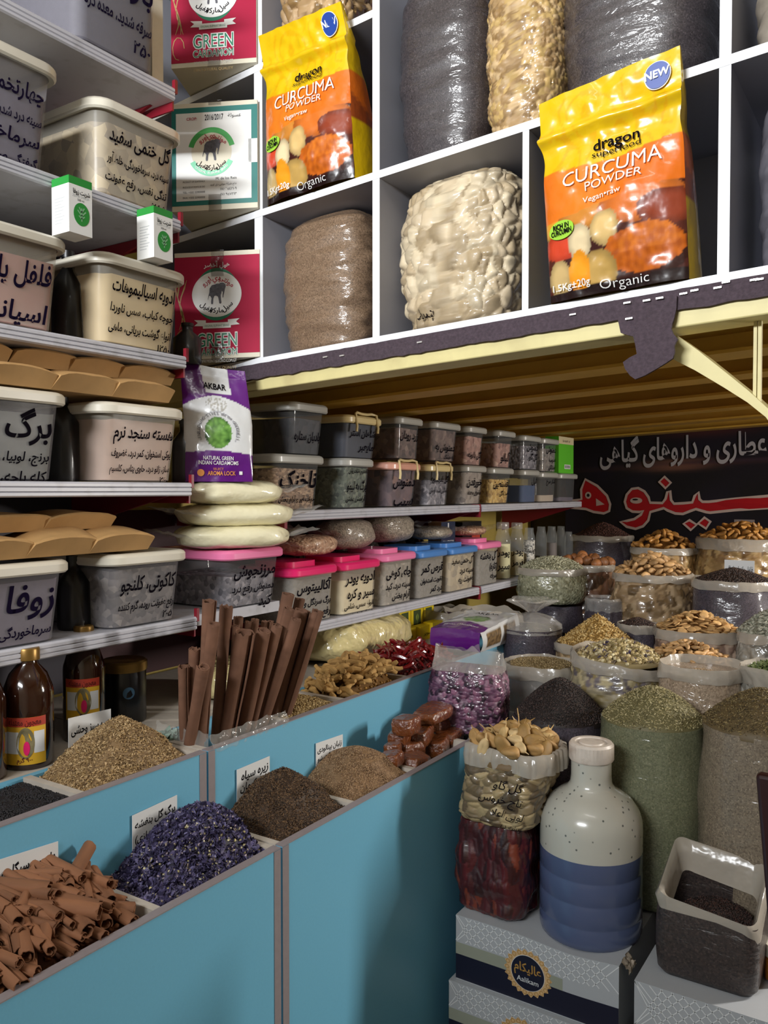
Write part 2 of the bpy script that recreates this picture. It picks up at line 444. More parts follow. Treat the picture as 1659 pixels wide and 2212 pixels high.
def tong(x, z, y):
    k = max(0, (1.80 - z)) ; return LW(x + .002 * nz(x, z, 4, 80), y - .010 - k * .10 + .004 * nz(x, 0, z, 25), z)
b = MB(); b.prism([tong(p[0], p[2], -.007) for p in P], [tong(p[0], p[2], .0) for p in P]); fpart(b, 'hanging_tongue', M['felt'])
for px, py in ((1358, 656), (1400, 651), (1428, 646), (1362, 690), (1237, 679), (1476, 634), (1500, 627), (1550, 621), (1568, 609), (1629, 604), (906, 739), (702, 771), (738, 768), (1640, 603)):
    x, _, z = LP(px, py, -.012); b = MB(); yy = -.0235 if 1330 < px < 1468 else -.0125
    b.box(x - .007, x + .007, yy, yy + .012, z - .0016, z + .0016, fn=LW); fpart(b, 'staple', M['staple'])
# ---------------------------------------------------------------- white cubby shelving on the loft
cub = thing('cubby_shelving', 'white cubby shelving with grey compartments standing on the loft', 'shelving', LW(-.9, 0, 1.8365))
def cpart(b, name, m, **k):
    o = b.build(name, m, smooth=False, **k); o.parent = cub; o.matrix_parent_inverse = Matrix.Translation(-cub.location); return o
CD = .40
BZ = [(1.837, 1.8535), (2.228, 2.246), (2.612, 2.630), (3.0, 3.018)]
for z0, z1 in BZ:
    xe = -1.122 if 2.5 < z0 < 2.8 else .6      # the compartments beyond the second column are taller
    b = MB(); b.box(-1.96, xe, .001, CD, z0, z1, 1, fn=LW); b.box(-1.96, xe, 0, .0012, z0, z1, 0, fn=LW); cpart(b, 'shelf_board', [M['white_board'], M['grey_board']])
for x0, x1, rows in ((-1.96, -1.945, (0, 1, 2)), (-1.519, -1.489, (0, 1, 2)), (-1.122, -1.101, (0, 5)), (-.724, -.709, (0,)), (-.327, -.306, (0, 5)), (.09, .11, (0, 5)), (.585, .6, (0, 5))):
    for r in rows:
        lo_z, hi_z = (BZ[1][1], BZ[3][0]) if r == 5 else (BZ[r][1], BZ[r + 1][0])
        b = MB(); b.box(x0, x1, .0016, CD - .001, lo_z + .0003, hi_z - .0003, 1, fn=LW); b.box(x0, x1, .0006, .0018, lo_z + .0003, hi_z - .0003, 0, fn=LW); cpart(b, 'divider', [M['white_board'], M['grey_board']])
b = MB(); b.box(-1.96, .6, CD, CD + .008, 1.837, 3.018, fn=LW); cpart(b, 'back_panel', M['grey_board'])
# ---------------------------------------------------------------- wall shelving
def lip_shelf(root, y0, y1, zt, th, depth=.43, xf=-1.5, name='shelf'):
    b = MB(); prof = [(0, 0), (.004, -.004), (.004, -th * .3), (.001, -th * .36), (.004, -th * .42), (.004, -th * .62), (.001, -th * .68), (.004, -th * .74), (.004, -th + .003), (0, -th), (-depth, -th), (-depth, 0)]
    b.prism([(xf + p[0], y0, zt + p[1]) for p in prof], [(xf + p[0], y1, zt + p[1]) for p in prof])
    o = b.build(name, M['shelf_lip'], smooth=False); o.parent = root; o.matrix_parent_inverse = Matrix.Translation(-root.location); return o
def pbuild(b, root, name, m, **k):
    o = b.build(name, m, **k); o.parent = root; o.matrix_parent_inverse = Matrix.Translation(-root.location); return o
SH = [(2.447, .03, 1.40), (2.142, .028, 1.415), (1.821, .029, 1.43), (1.517, .032, 1.445), (1.188, .032, 1.46)]
unit = thing('shelf_unit', 'tall white metal wall shelving stacked with large handwritten tubs', 'shelving', (-1.7, .8, 0))
for zt, th, ye in SH:
    lip_shelf(unit, -.3, ye, zt, th)
    b = MB(); b.box(-1.93, -1.507, ye + .001, ye + .006, zt - .05, zt - .001); b.box(-1.507, -1.497, ye + .001, ye + .009, zt - .012, zt + .020); pbuild(b, unit, 'end_bracket', M['maroon'])
    b = MB(); b.prism([(-1.93, ye - .02, zt - th - .001), (-1.56, ye - .02, zt - th - .001), (-1.93, ye - .02, zt - th - .09)], [(-1.93, ye - .012, zt - th - .001), (-1.56, ye - .012, zt - th - .001), (-1.93, ye - .012, zt - th - .09)]); pbuild(b, unit, 'shelf_bracket', M['maroon'])
b = MB(); b.box(-1.965, -1.945, -.3, 1.46, .952, 3.2); pbuild(b, unit, 'back_panel', M['back_grey'])
b = MB(); b.box(-1.62, -1.585, 1.41, 1.445, 2.45, 3.3); pbuild(b, unit, 'end_post', M['plaster'])
b = MB(); b.box(-1.93, -1.52, 1.462, 1.80, 1.16, 1.188); pbuild(b, unit, 'corner_shelf', M['shelf_lip'])
run = thing('shelf_unit', 'long low wall shelving with red brackets under the loft', 'shelving', (-1.7, 3, 0))
for zt in (1.44, 1.108):
    for y0, y1 in ((1.815, 3.008), (3.032, 4.19)): lip_shelf(run, y0, y1, zt, .029)
    for y in (1.802, 3.012):
        b = MB(); b.box(-1.93, -1.502, y, y + .012 + (.006 if y > 3 else 0), zt - .05, zt + .002); pbuild(b, run, 'end_bracket', M['maroon'])
    for y in (2.98, 4.15):
        b = MB(); b.prism([(-1.93, y, zt - .031), (-1.52, y, zt - .031), (-1.93, y, zt - .16)], [(-1.93, y + .008, zt - .031), (-1.52, y + .008, zt - .031), (-1.93, y + .008, zt - .16)]); pbuild(b, run, 'shelf_bracket', M['maroon'])
b = MB(); b.box(-1.965, -1.945, 1.5, 3.02, .952, 1.44); pbuild(b, run, 'back_panel', mat('dark red back', '#3a0d14', .6))
# ---------------------------------------------------------------- lamps of the shop (one in front of the loft, one further along the aisle) and an added fill
def area(name, loc, target, sx, sy, power, col=(1, 1, 1)):
    l = bpy.data.lights.new(name, 'AREA'); l.shape = 'RECTANGLE'; l.size = sx; l.size_y = sy; l.energy = power; l.color = col
    o = bpy.data.objects.new(name, l); COL.objects.link(o); o.location = loc
    o.rotation_euler = (Vector(target) - Vector(loc)).to_track_quat('-Z', 'Y').to_euler(); return o
k_ = area('shop_lamp', (-.85, -1.45, 2.5), (-1.0, 1.7, 2.72), 1.1, .22, 50, (.95, .975, 1)); k_.data.spread = math.radians(106)
area('overhead_fill', (-.2, .3, 3.28), (-.2, .4, 0), 1.2, .12, 4, (1, .97, .95))  # weak fill light added under the ceiling, stands for no fitting
area('aisle_lamp', (1.35, 3.3, 2.05), (-1.3, 2.0, 1.2), .14, 1.2, 125, (1, .95, .88))
w = bpy.data.worlds.new('room air'); SC.world = w; w.use_nodes = True
w.node_tree.nodes['Background'].inputs['Color'].default_value = (.02, .02, .022, 1)
vs_ = SC.view_settings; vs_.view_transform = 'Standard'; vs_.look = 'None'; vs_.gamma = 1; vs_.exposure = 0.0
SC.display_settings.display_device = 'sRGB'
SC.cycles.transparent_max_bounces = 24; SC.cycles.max_bounces = 8; SC.cycles.use_denoising = True
SC.cycles.sample_clamp_indirect = 4
# ---------------------------------------------------------------- handwritten tubs
def tub(label, xf, y0, y1, z, h, d, lid, fill, fmat, lines=(), taper=.9, body='tub', handle=None, notch=False, lidh=.02, group=None, ink='ink', name='storage_tub', rc=.03, flush=.02, bold=.020, cat='tub'):
    w = y1 - y0; root = thing(name, label, cat, (xf - d / 2, (y0 + y1) / 2, z), 0, group)
    hb = h - lidh
    sc = lambda t: taper + (1 - taper) * t
    b = MB(); rings = []
    for t in (0, .03, .25, .5, .75, 1):
        k = sc(t) * (.94 if t == 0 else 1)
        rings.append([(x * k, y * k, hb * t) for x, y in rrect(d / 2, w / 2, rc)])
    b.loft(rings, 0, True, False)
    def face(u, v):          # u across (0 centre), v metres up the front
        k = sc(v / hb); return (d / 2 * k + .0012, u, v)
    v = hb * .97
    for s, f in lines:
        sz = f * hb * 1.18; v -= sz * 1.0
        b.text(s, w * .5 * sc(v / hb) - rc * .62, v, sz, face, 1, 'r', wmax=w * .93 * taper - rc * .6, bold=bold, shear=.16)
        v -= sz * .2
    b.build('body', [M[body], M[ink]], root)
    if fill:
        b = MB(); rings = []
        for t in (0, .33, .66, 1):
            tt = t * fill; k = sc(tt)
            rings.append([(x * k - math.copysign(.003, x), y * k - math.copysign(.003, y), .004 + (hb - .006) * tt + (.006 * nz(x, y, 2, 30) if t == 1 else 0)) for x, y in rrect(d / 2, w / 2, rc)])
        b.loft(rings, 0)
        tag(b.build('filling', fmat, root), kind='stuff')
    b = MB(); o = .016
    prof = [(.002, -.004), (o - .004, -.006), (o, -.002), (o, lidh * .6), (o - .004, lidh * .85), (o * .3, lidh), (-.012, lidh), (-.018, lidh * .8)]
    rings = [[(x * (1 + 0) + 0, y, hb + dz) for x, y in rrect(d / 2 + e, w / 2 + e, max(.006, rc + e))] for e, dz in prof]
    b.loft(rings, 0, False, True); lo_ = b.build('lid', M[lid], root)
    if notch:
        b = MB(); b.loft([[(x, y + w * .0 - w * .06, hb + dz) for x, y in rrect(d * .36, w * .36, .03)] for dz in (lidh * .8, lidh + .012, lidh + .014)], 0, False, True); b.build('lid_flap', M[lid], lo_)
    if handle:
        b = MB(); pts = []
        yy = w * .32
        path = [(d / 2 + .018, -yy, hb * .72), (d / 2 + .020, -yy, hb * .86), (d / 2 + .014, -yy * .98, hb + lidh + .005), (d / 2 + .006, -yy * .7, hb + lidh + .009), (d / 2 + .006, -yy * .25, hb + lidh + .006), (d / 2 + .006, yy * .25, hb + lidh + .006), (d / 2 + .006, yy * .7, hb + lidh + .009), (d / 2 + .014, yy * .98, hb + lidh + .005), (d / 2 + .020, yy, hb * .86), (d / 2 + .018, yy, hb * .72)]
        b.tube(path, .0045, 6); b.build('clip_handle', M[handle], lo_)
    return root
FILL = {
 'grey': mat('grey seed filling', '#413f4c', .7, var=.1, vs=90), 'mauve': mat('grey leaf filling', '#565060', .7, var=.14, vs=50), 'flakes': speck('cream flakes', ['#8d7a5e', '#b7a480', '#6d5c48', '#cbb791'], 38, .7, .5),
 'pink': mat('pink powder', '#a96e68', .8, var=.04, vs=40), 'cream': mat('cream powder', '#dcc28c', .8, var=.04, vs=30), 'greygreen': mat('grey leaf filling', '#6c6e68', .8, var=.12, vs=40),
 'rose': mat('dull pink powder', '#b8968a', .8, var=.05, vs=40), 'lilac': mat('grey lilac filling', '#625a68', .8, var=.1, vs=40), 'herb': speck('grey herb', ['#55504f', '#726c69', '#43403f', '#88817b'], 70, .8, .5),
 'rings': speck('tan rings', ['#8e6f55', '#c3a384', '#5f4735', '#a8886c'], 85, .7, .9, stretch=(1, 1, 2)), 'green': speck('dull green leaves', ['#4d5646', '#6d7563', '#3a4136', '#858a76'], 90, .8, .6), 'plum': speck('plum brown pieces', ['#59434a', '#72595c', '#433039', '#8f6a5e'], 40, .8, .6),
 'ash': speck('ash grey petals', ['#66626b', '#8d8990', '#4a4650', '#b0aab0'], 80, .8, .6), 'nuts': speck('grey nuts', ['#8a7d74', '#a89c90', '#6c6058'], 50, .8, .8), 'yellow': speck('yellow chips', ['#c39a45', '#dcb766', '#9a7430', '#e6c880'], 90, .8, .7),
 'blue': mat('blue powder', '#31486f', .8), 'white': mat('whitish powder', '#b9aa98', .8), 'dark': speck('dark star pods', ['#1f2026', '#2c2b32', '#3a3538', '#15151b'], 40, .7, .6), 'navy': mat('dark blue black seeds', '#161b30', .6, var=.2, vs=120),
 'brown': speck('brown pieces', ['#5e4a45', '#7a625b', '#463531', '#8f786d'], 60, .8, .6), 'salmon': speck('pink brown petals', ['#a0766a', '#b98f82', '#7d574f', '#c8a596'], 55, .8, .6), 'garlic': mat('cream powder filling', '#d9cba4', .8, var=.06, vs=40),
 'slate': speck('slate seeds', ['#3c3a42', '#55515a', '#2c2a31'], 110, .8, .5), 'tea': speck('grey tea', ['#6a6360', '#8a827c', '#4d4744', '#a59c92'], 70, .8, .6),
}
def front_tub(label, pl, pr, pmid, plid, z, h=None, xf=-1.49, w=None, **k):
    y1 = onX(pr, pmid, xf).y; y0 = y1 - w if w else onX(pl, pmid, xf).y
    if h is None: h = onX(pr, plid, xf).z - z
    return tub(label, xf, y0, y1, z, h, k.pop('d', .30), **k)
Z1, Z2, Z3, Z4, Z5 = [s[0] + .0005 for s in SH]
front_tub('grey filled tub with two lines of writing on the topmost wall shelf', 165, 348, 80, 0, Z1, h=.27, body='tub_grey', lid='lid_white', fill=.8, fmat=FILL['grey'], lines=[('بارهنگ', .32), ('سرفه شدید، معده درد', .17), ('۲۵۰', .13)], ink='ink_purple', taper=.93)
front_tub('cloudy grey tub cut by the photo edge on the second wall shelf', 0, 118, 250, 148, Z2, w=.25, body='tub_grey', lid='lid_white', fill=.78, fmat=FILL['mauve'], lines=[('چهارتخمه هندی', .25), ('سینه درد شدید، سرفه خشک', .16), ('سرماخوردگی', .16), ('گرفتگی صدا، تقویت ریه', .15)], ink='ink_purple')
front_tub('tub of cream marshmallow petals on the second wall shelf', 212, 386, 370, 288, Z2, lid='lid_white', fill=.86, fmat=FILL['flakes'], lines=[('گل ختمی سفید', .26), ('سینه درد، سرماخوردگی، خلط آور', .16), ('تنگی نفس، رفع عفونت', .16), ('۲۸۵', .13)], d=.32)
front_tub('pink powder tub with two big words on the third wall shelf', 0, 137, 600, 518, Z3, w=.25, lid='lid_white', fill=.82, fmat=FILL['pink'], lines=[('فلفل پاپریکا', .38), ('اسپانیایی', .3)], ink='ink_purple')
front_tub('cream powder tub under a syrup carton on the third wall shelf', 218, 395, 670, 592, Z3, lid='lid_white', fill=.88, fmat=FILL['cream'], lines=[('ادویه اسپالیموهات', .25), ('جوجه کباب، سس ناوردا', .17), ('انواع گوشت بریانی، ماهی', .17), ('۱۲۵۰', .12)], d=.32)
front_tub('grey green tub below kraft bags on the fourth wall shelf', 0, 137, 940, 850, Z4, w=.25, body='tub_grey', lid='lid_white', fill=.86, fmat=FILL['greygreen'], lines=[('برگ بو', .36), ('برنج، لوبیا، خورشت', .18), ('کله پاچه، سیرابی', .18)], ink='ink')
front_tub('dull pink powder tub below kraft bags on the fourth wall shelf', 222, 391, 960, 884, Z4, lid='lid_white', fill=.9, fmat=FILL['rose'], lines=[('هسته سنجد نرم', .28), ('پوکی استخوان، کمر درد، غضروف', .17), ('ساز، زانو درد، حاوی پتاس، کلسیم', .15), ('۲۶۰', .12)], d=.32)
front_tub('lilac grey tub with one huge word on the lowest wall shelf', 0, 143, 1300, 1208, Z5, w=.25, body='tub_grey', lid='lid_white', fill=.9, fmat=FILL['lilac'], lines=[('زوفا تر', .42), ('سرماخوردگی، عفونت', .2)], ink='ink_purple')
front_tub('grey herb tub beside the cinnamon bark bundle on the lowest wall shelf', 240, 398, 1270, 1186, Z5, body='tub_grey', lid='lid_white', fill=.9, fmat=FILL['herb'], lines=[('کاکوتی، کلنجو', .34), ('رفع عفونت روده، گرم کننده', .18), ('۲۰۵', .13)], d=.32)
# tubs of the long low shelving: two layers on the upper shelf
ZR = 1.4405
def rear(label, pl, pr, ptop, pbot, lower=True, xf=-1.515, zb=None, **k):
    pm = (ptop + pbot) / 2; y0 = onX(pl, pm, xf).y; y1 = onX(pr, pm, xf).y
    z = zb if zb is not None else ZR
    zt = min(onX(pr, ptop, xf).z, 1.735 if k.get('handle') else 1.752)
    tub(label, xf, y0, y1, z, zt - z, k.pop('d', .22), body=k.pop('body', 'tub_clear'), rc=.02, bold=.022, **k); return zt + .0005
t1 = rear('clear tub of tan dried rings beside the purple cardamom pouch', 592, 693, 985, 1098, lid='lid_grey', fill=.86, fmat=FILL['rings'], lines=[('ناخنک', .42), ('خواب آور و آرام بخش', .16)])
t2 = rear('clear tub of dull green leaves under the navy tub', 745, 801, 992, 1096, lid='lid_grey', fill=.95, fmat=FILL['green'], lines=[('تقدیم شادروان', .13), ('برگ به لیمو', .3), ('آرامش بخش', .16)], d=.26)
t3 = rear('peach lidded tub of plum brown pieces with a clip handle', 843, 903, 1001, 1096, lid='lid_peach', fill=.95, fmat=FILL['plum'], lines=[('دمنوش', .36), ('سیب', .36)], handle='lid_cream', d=.25)
t4 = rear('cream lidded tub of ash grey petals with a clip handle', 925, 974, 1005, 1094, lid='lid_cream', fill=.72, fmat=FILL['ash'], lines=[('گل بادرنجبویه', .25), ('تسکین قلب، آرامش', .2)], handle='lid_cream', d=.22)
t5 = rear('clear tub of greyish nuts beside the yellow chips tub', 1005, 1046, 1007, 1092, lid='lid_grey', fill=.95, fmat=FILL['nuts'], lines=[('خورفدن', .34), ('مقوی معده', .16)], d=.24)
t6 = rear('clear tub three quarters full of yellow chips', 1062, 1105, 1012, 1091, lid='lid_grey', fill=.78, fmat=FILL['yellow'], lines=[('افسنطین', .36), ('ضد انگل', .16)])
t7 = rear('small clear tub half full of blue powder', 1130, 1161, 1016, 1090, lid='lid_grey', fill=.6, fmat=FILL['blue'], lines=[('نیل', .25)], taper=.96)
t8 = rear('small clear tub with a little whitish powder at the bottom', 1169, 1201, 1021, 1090, lid='lid_grey', fill=.25, fmat=FILL['white'], lines=[('شکر سرخ', .2)], taper=.96)
t9 = rear('empty looking lilac tub at the far end of the upper shelf', 1210, 1243, 1024, 1090, lid='lid_grey', fill=.15, fmat=FILL['lilac'], lines=[], taper=.96)
rear('dark star pod tub stacked on the tan rings tub', 630, 702, 868, 984, zb=t1, lid='lid_grey', fill=.8, fmat=FILL['dark'], lines=[('', .2), ('بادیان ستاره', .3)], d=.24)
rear('navy black seed tub with cream clip lid stacked on the green leaves tub', 747, 818, 888, 990, zb=t2, lid='lid_cream', fill=.95, fmat=FILL['navy'], lines=[('شاهان اشتر', .3), ('مایعبر', .26)], handle='lid_cream', d=.26)
rear('grey brown tub stacked on the peach lidded tub', 860, 908, 898, 1000, zb=t3 + .012, lid='lid_grey', fill=.85, fmat=FILL['brown'], lines=[('زرد رودان', .34)], taper=.94, d=.24)
rear('brown fruit tea tub stacked on the cream lidded ash tub', 937, 990, 908, 1004, zb=t4 + .012, lid='lid_grey', fill=.93, fmat=FILL['brown'], lines=[('', .2), ('دمنوش به', .3), ('به خشک', .15)], d=.24)
rear('pinkish petal tub stacked on the greyish nuts tub', 1011, 1047, 922, 1006, zb=t5, lid='lid_grey', fill=.85, fmat=FILL['salmon'], lines=[('', .3), ('گل بابونه', .26)], d=.24)
rear('grey pink tub stacked on the yellow chips tub', 1076, 1109, 932, 1010, zb=t6, lid='lid_grey', fill=.75, fmat=FILL['salmon'], lines=[('', .3), ('آلبالو', .28)], d=.22)
rear('narrow smoke grey tub stacked on the blue powder tub', 1131, 1164, 944, 1016, zb=t7, lid='lid_grey', fill=.8, fmat=FILL['ash'], lines=[('دمنوش', .25), ('گل گاو', .22)], taper=.97)
rear('narrow cream grey tub stacked beside the green carton', 1173, 1203, 950, 1020, zb=t8, lid='lid_grey', fill=.8, fmat=FILL['tea'], lines=[('دمنوش', .24), ('سیب', .22), ('استکان', .18)], taper=.97)
# lower shelf: tubs with coloured lids
ZL = 1.1085
def low(label, pl, pr, ptop, pbot, zb=ZL, xf=-1.505, **k):
    pm = (ptop + pbot) / 2; y0 = onX(pl, pm, xf).y; y1 = onX(pr, pm, xf).y
    zt = onX(pr, ptop, xf).z
    tub(label, xf, y0, y1, zb, zt - zb, k.pop('d', .2), body=k.pop('body', 'tub'), taper=k.pop('taper', .95), rc=.02, bold=.024, **k); return zt, y0, y1
P1 = low('big grey herb tub with pink lid under the flour bags', 490, 605, 1180, 1328, zb=Z5, lid='lid_pink', fill=.62, fmat=FILL['ash'], lines=[('مرزنجوش', .3), ('دمنوش رفع درد', .2), ('کبد', .24)], body='tub_clear', d=.26, taper=.9)
P2 = low('magenta lidded tub behind the cinnamon bark bundle', 632, 722, 1217, 1352, lid='lid_magenta', fill=.9, fmat=FILL['slate'], lines=[('آکالیپتوس', .28), ('برگ سرنگل و گل', .18), ('رفع عفونت', .16)], notch=True)
P3 = low('magenta lidded tub of cream spice powder', 738, 815, 1206, 1325, lid='lid_magenta', fill=.75, fmat=FILL['garlic'], lines=[('ادویه پودر', .25), ('سیر و کره', .23), ('انواع سس، شامی', .14), ('خورشت زیره', .14)], notch=True)
P4 = low('pink lidded tub of grey mountain tea', 828, 893, 1190, 1310, lid='lid_pink', fill=.9, fmat=FILL['tea'], lines=[('چای کوهی', .3), ('سینه درد، کبد', .16), ('آرام بخش', .16)], notch=True)
P5 = low('blue lidded tub with a dark grey filling', 904, 961, 1184, 1294, lid='lid_blue', fill=.9, fmat=FILL['slate'], lines=[('قرص کمر', .3), ('تقویت استخوان', .16), ('درد کمر', .16)], notch=True)
P6 = low('blue lidded tub of tan petals', 970, 1027, 1177, 1281, lid='lid_blue', fill=.93, fmat=FILL['flakes'], lines=[('گل ختمی سفید', .22), ('سینه درد', .18), ('عفونت ریه', .16)], notch=True)
P7 = low('pink lidded tub of dark violet petals beside the powder jars', 1033, 1078, 1168, 1265, lid='lid_pink', fill=.85, fmat=FILL['slate'], lines=[('گل بنفشه', .24), ('(تازه)', .2), ('سرفه', .16)], notch=True)
# ---------------------------------------------------------------- cartons, kraft bags, boxes and bags on the shelves
def fX(x, y0, z0, s=1):
    """plane facing +X: u runs along +Y, v up"""
    return lambda u, v: (x, y0 + u, z0 + v)
PLANT = [[(0, -.5), (0, .45)], [(0, -.1), (-.35, .25)], [(0, -.1), (.35, .25)], [(0, .15), (-.22, .48)], [(0, .15), (.22, .48)], [(0, -.3), (-.25, -.12)], [(0, -.3), (.25, -.12)]]
def carton(label, px, pyb, pyt, z):
    P = onX(px, pyb, -1.44); P.z = z; s = .055; h = 0
    lo, hi = .05, .4
    for _ in range(40):
        m = (lo + hi) / 2; q = Vector((P.x, P.y, z + m)) - EYE; py = FH / 2 - FL * q.dot(UPV) / q.dot(FWD)
        lo, hi = (m, hi) if py > pyt else (lo, m)
    h = lo
    root = thing('syrup_carton', label, 'carton', (P.x - s / 2, P.y + s / 2, z + .0005), 0, None)
    b = MB(); a = s / 2; g = h * .86
    b.box(-a, a, -a, a, 0, g, 0); b.box(-a, a, -a, a, g, h, 1)
    f = lambda o: (lambda u, v: (a + o, u, v))
    b.ellipse(.002, h * .36, .019, .023, f(.0004), 1, 30)
    for st in PLANT: b.stroke([(.002 + x * .028, h * .36 + y * .028) for x, y in st], .0028, f(.0008), 2)
    b.text('شربت زوفا', .022, h * .71, .017, f(.0005), 3, 'r', wmax=.04, bold=.02)
    b.text('ZUFA SYRUP', 0, h * .645, .0075, f(.0005), 4, 'c', wmax=.04); b.text('200 ml', 0, h * .59, .006, f(.0005), 3, 'c')
    sd = lambda u, v: (u, -a - .0004, v)
    for k in range(9): b.rect(-.018, .014 - .005 * (k % 3), h * (.62 - k * .055), h * (.632 - k * .055), sd, 4)
    b.build('sleeve', [M['white'], M['green'], mat('pale green print', '#7fb387', .6), M['ink'], mat('faint print', '#b9bcbd', .6)], root, smooth=False)
    return root
zl4 = onX(137, 518, -1.49).z + .002; zl5 = onX(395, 592, -1.49).z + .002
carton('white and green syrup carton standing behind the pink powder tub', 150, 542, 377, zl5)
carton('white and green syrup carton standing on the cream powder tub', 333, 590, 444, zl5)
KR = 0
def kraft(label, pl, pr, z, xf, h, row):
    global KR; KR += 1
    pm = {4: 830, 5: 1170}[row]
    y0, y1 = onX(pl, pm, xf).y, onX(pr, pm, xf).y
    root = tag(bpy.data.objects.new('kraft_bag', None), label, 'paper bag', 'flat kraft paper bags lying on the tubs'); COL.objects.link(root); root.location = (xf, (y0 + y1) / 2, z)
    w = y1 - y0; b = MB(); rings = []
    sk = random.uniform(.004, .026); tl = random.uniform(-.014, .010)
    for i in range(9):
        t = i / 8; y = (t - .5) * w; e = 1 - .25 * abs(2 * t - 1) ** 3; hh = h * e
        n = lambda k: .0022 * nz(KR * 3 + k, t * 3, 0, 1)
        rings.append([(-.020 + n(1), y, .002), (.002 + n(2) - .006 * t, y + sk * .4, hh * .70 + n(5)), (-.003 + n(3) - .006 * t, y + sk * .5, hh * .78 + n(6)), (-.08 + n(4), y + sk, hh + tl * t + n(7)), (-.15, y + sk, hh * .85 + tl * t), (-.2, y, hh * .5), (-.2, y, .002)])
    b.loft(rings); b.build('paper', M['kraft'], root, ang=25); return root
z6 = onX(137, 850, -1.49).z; z7 = onX(391, 884, -1.49).z; zt = max(z6, z7) + .004
for i, (pl, pr) in enumerate(((-40, 124), (122, 256), (254, 377))): kraft(('kraft paper bag lying on the grey green tub', 'kraft paper bag lying between the grey green and dull pink tubs', 'kraft paper bag in the lower layer on the dull pink powder tub')[i], pl, pr, zt, -1.475, .056, 4)
for i, (pl, pr) in enumerate(((-70, 28), (30, 176), (160, 280), (268, 381))): kraft(('kraft paper bag cut by the photo edge under the third wall shelf', 'kraft paper bag in the upper layer above the grey green tub', 'tilted kraft paper bag in the upper layer above the dull pink tub', 'kraft paper bag beside the purple pouch, upper layer under the third shelf')[i], pl, pr, zt + .05, -1.53, .05, 4)
z8 = onX(143, 1208, -1.49).z; z9 = onX(398, 1186, -1.49).z; zt = max(z8, z9) + .004
for i, (pl, pr) in enumerate(((-60, 72), (66, 210), (204, 332))): kraft(('kraft paper bag lying on the lilac grey tub', 'kraft paper bag between the lilac grey and grey herb tubs', 'kraft paper bag at the shelf end on the grey herb tub')[i], pl, pr, zt, -1.475, .056, 5)
for i, (pl, pr) in enumerate(((-50, 122), (104, 250))): kraft(('kraft paper bag in the upper layer above the lilac grey tub', 'kraft paper bag in the upper layer above the grey herb tub')[i], pl, pr, zt + .05, -1.53, .05, 5)
# dark bottles standing behind the front tubs, seen through the gaps
for i, (px, py, zs) in enumerate(((148, 690, Z3), (405, 745, Z3), (135, 1010, Z4), (400, 1015, Z4), (160, 1330, Z5))):
    P = onX(px, py, -1.60); b = MB(); b.lathe([(.034, 0), (.036, .01), (.036, .13), (.014, .165), (.014, .19), (.016, .19), (.016, .205)], 20)
    tag(b.build('dark_bottle', M['black'], loc=(P.x, P.y, zs)), ('dark bottle in the gap between the pink and cream powder tubs', 'dark bottle behind the cream powder tub beside the lower cardamom box', 'dark bottle between the grey green and dull pink tubs', 'dark bottle behind the dull pink tub beside the purple pouch', 'dark bottle in the gap between the lilac grey and grey herb tubs')[i], 'bottle').scale = (1, 1, (1, .52, 1, .8, .8)[i])
# ---------------------------------------------------------------- cardamom boxes in the first cubby column
ELE = [(.08, .55), (.10, .75), (.22, .90), (.40, .93), (.52, .97), (.62, .96), (.70, 1.0), (.84, 1.0), (.95, .93), (.98, .82), (.93, .68), (.90, .55), (.86, .42), (.84, .30), (.80, .28), (.80, .40), (.82, .55), (.76, .60), (.73, .48), (.70, .40), (.72, .20), (.74, .05), (.70, 0), (.62, .02), (.60, .15), (.55, .34), (.45, .40), (.35, .38), (.30, .25), (.29, .08), (.27, 0), (.18, 0), (.17, .10), (.20, .28), (.14, .38), (.07, .40), (.04, .30), (.02, .20), (0, .24), (.03, .40)]
M['crimson'] = mat('crimson print', '#a81f40', .65, spec=.2); M['teal'] = mat('teal print', '#12716a', .5); M['bottle_green'] = mat('bottle green print', '#1d7a5a', .5)
M['cartonboard'] = mat('cream cartonboard', '#d9d2bd', .6); M['mint'] = mat('mint print', '#7fd0a8', .5); M['leaf'] = mat('leaf green print', '#3fa34d', .5); M['eleph'] = mat('grey print', '#55545c', .6, var=.35, vs=160); M['redink'] = mat('red print', '#a82a3c', .5); M['gold'] = mat('dull gold print', '#b79a62', .5)
M['tape'] = film('brown tape film', .35, '#3b2a1e', .15, .6, 30, .004)
def arc_text(b, t, cx, cy, r, size, fn, m, a_mid, span, top=True, bold=.01, rtl=False):
    words_ = [x for x in (t.split(' ') if rtl else list(t))]
    if rtl: words_ = words_[::-1]
    n = len(words_)
    for i, ch in enumerate(words_):
        if ch == ' ': continue
        k = (i + .5) / n - .5
        a = a_mid - k * span if top else a_mid + k * span
        px_, py_ = cx + r * math.cos(a), cy + r * math.sin(a)
        rot = a - PI / 2 if top else a + PI / 2
        c_, s_ = math.cos(rot), math.sin(rot)
        b.text(ch, 0, 0, size, lambda x, y: fn(px_ + x * c_ - y * s_, py_ + x * s_ + y * c_), m, 'c', bold=bold)
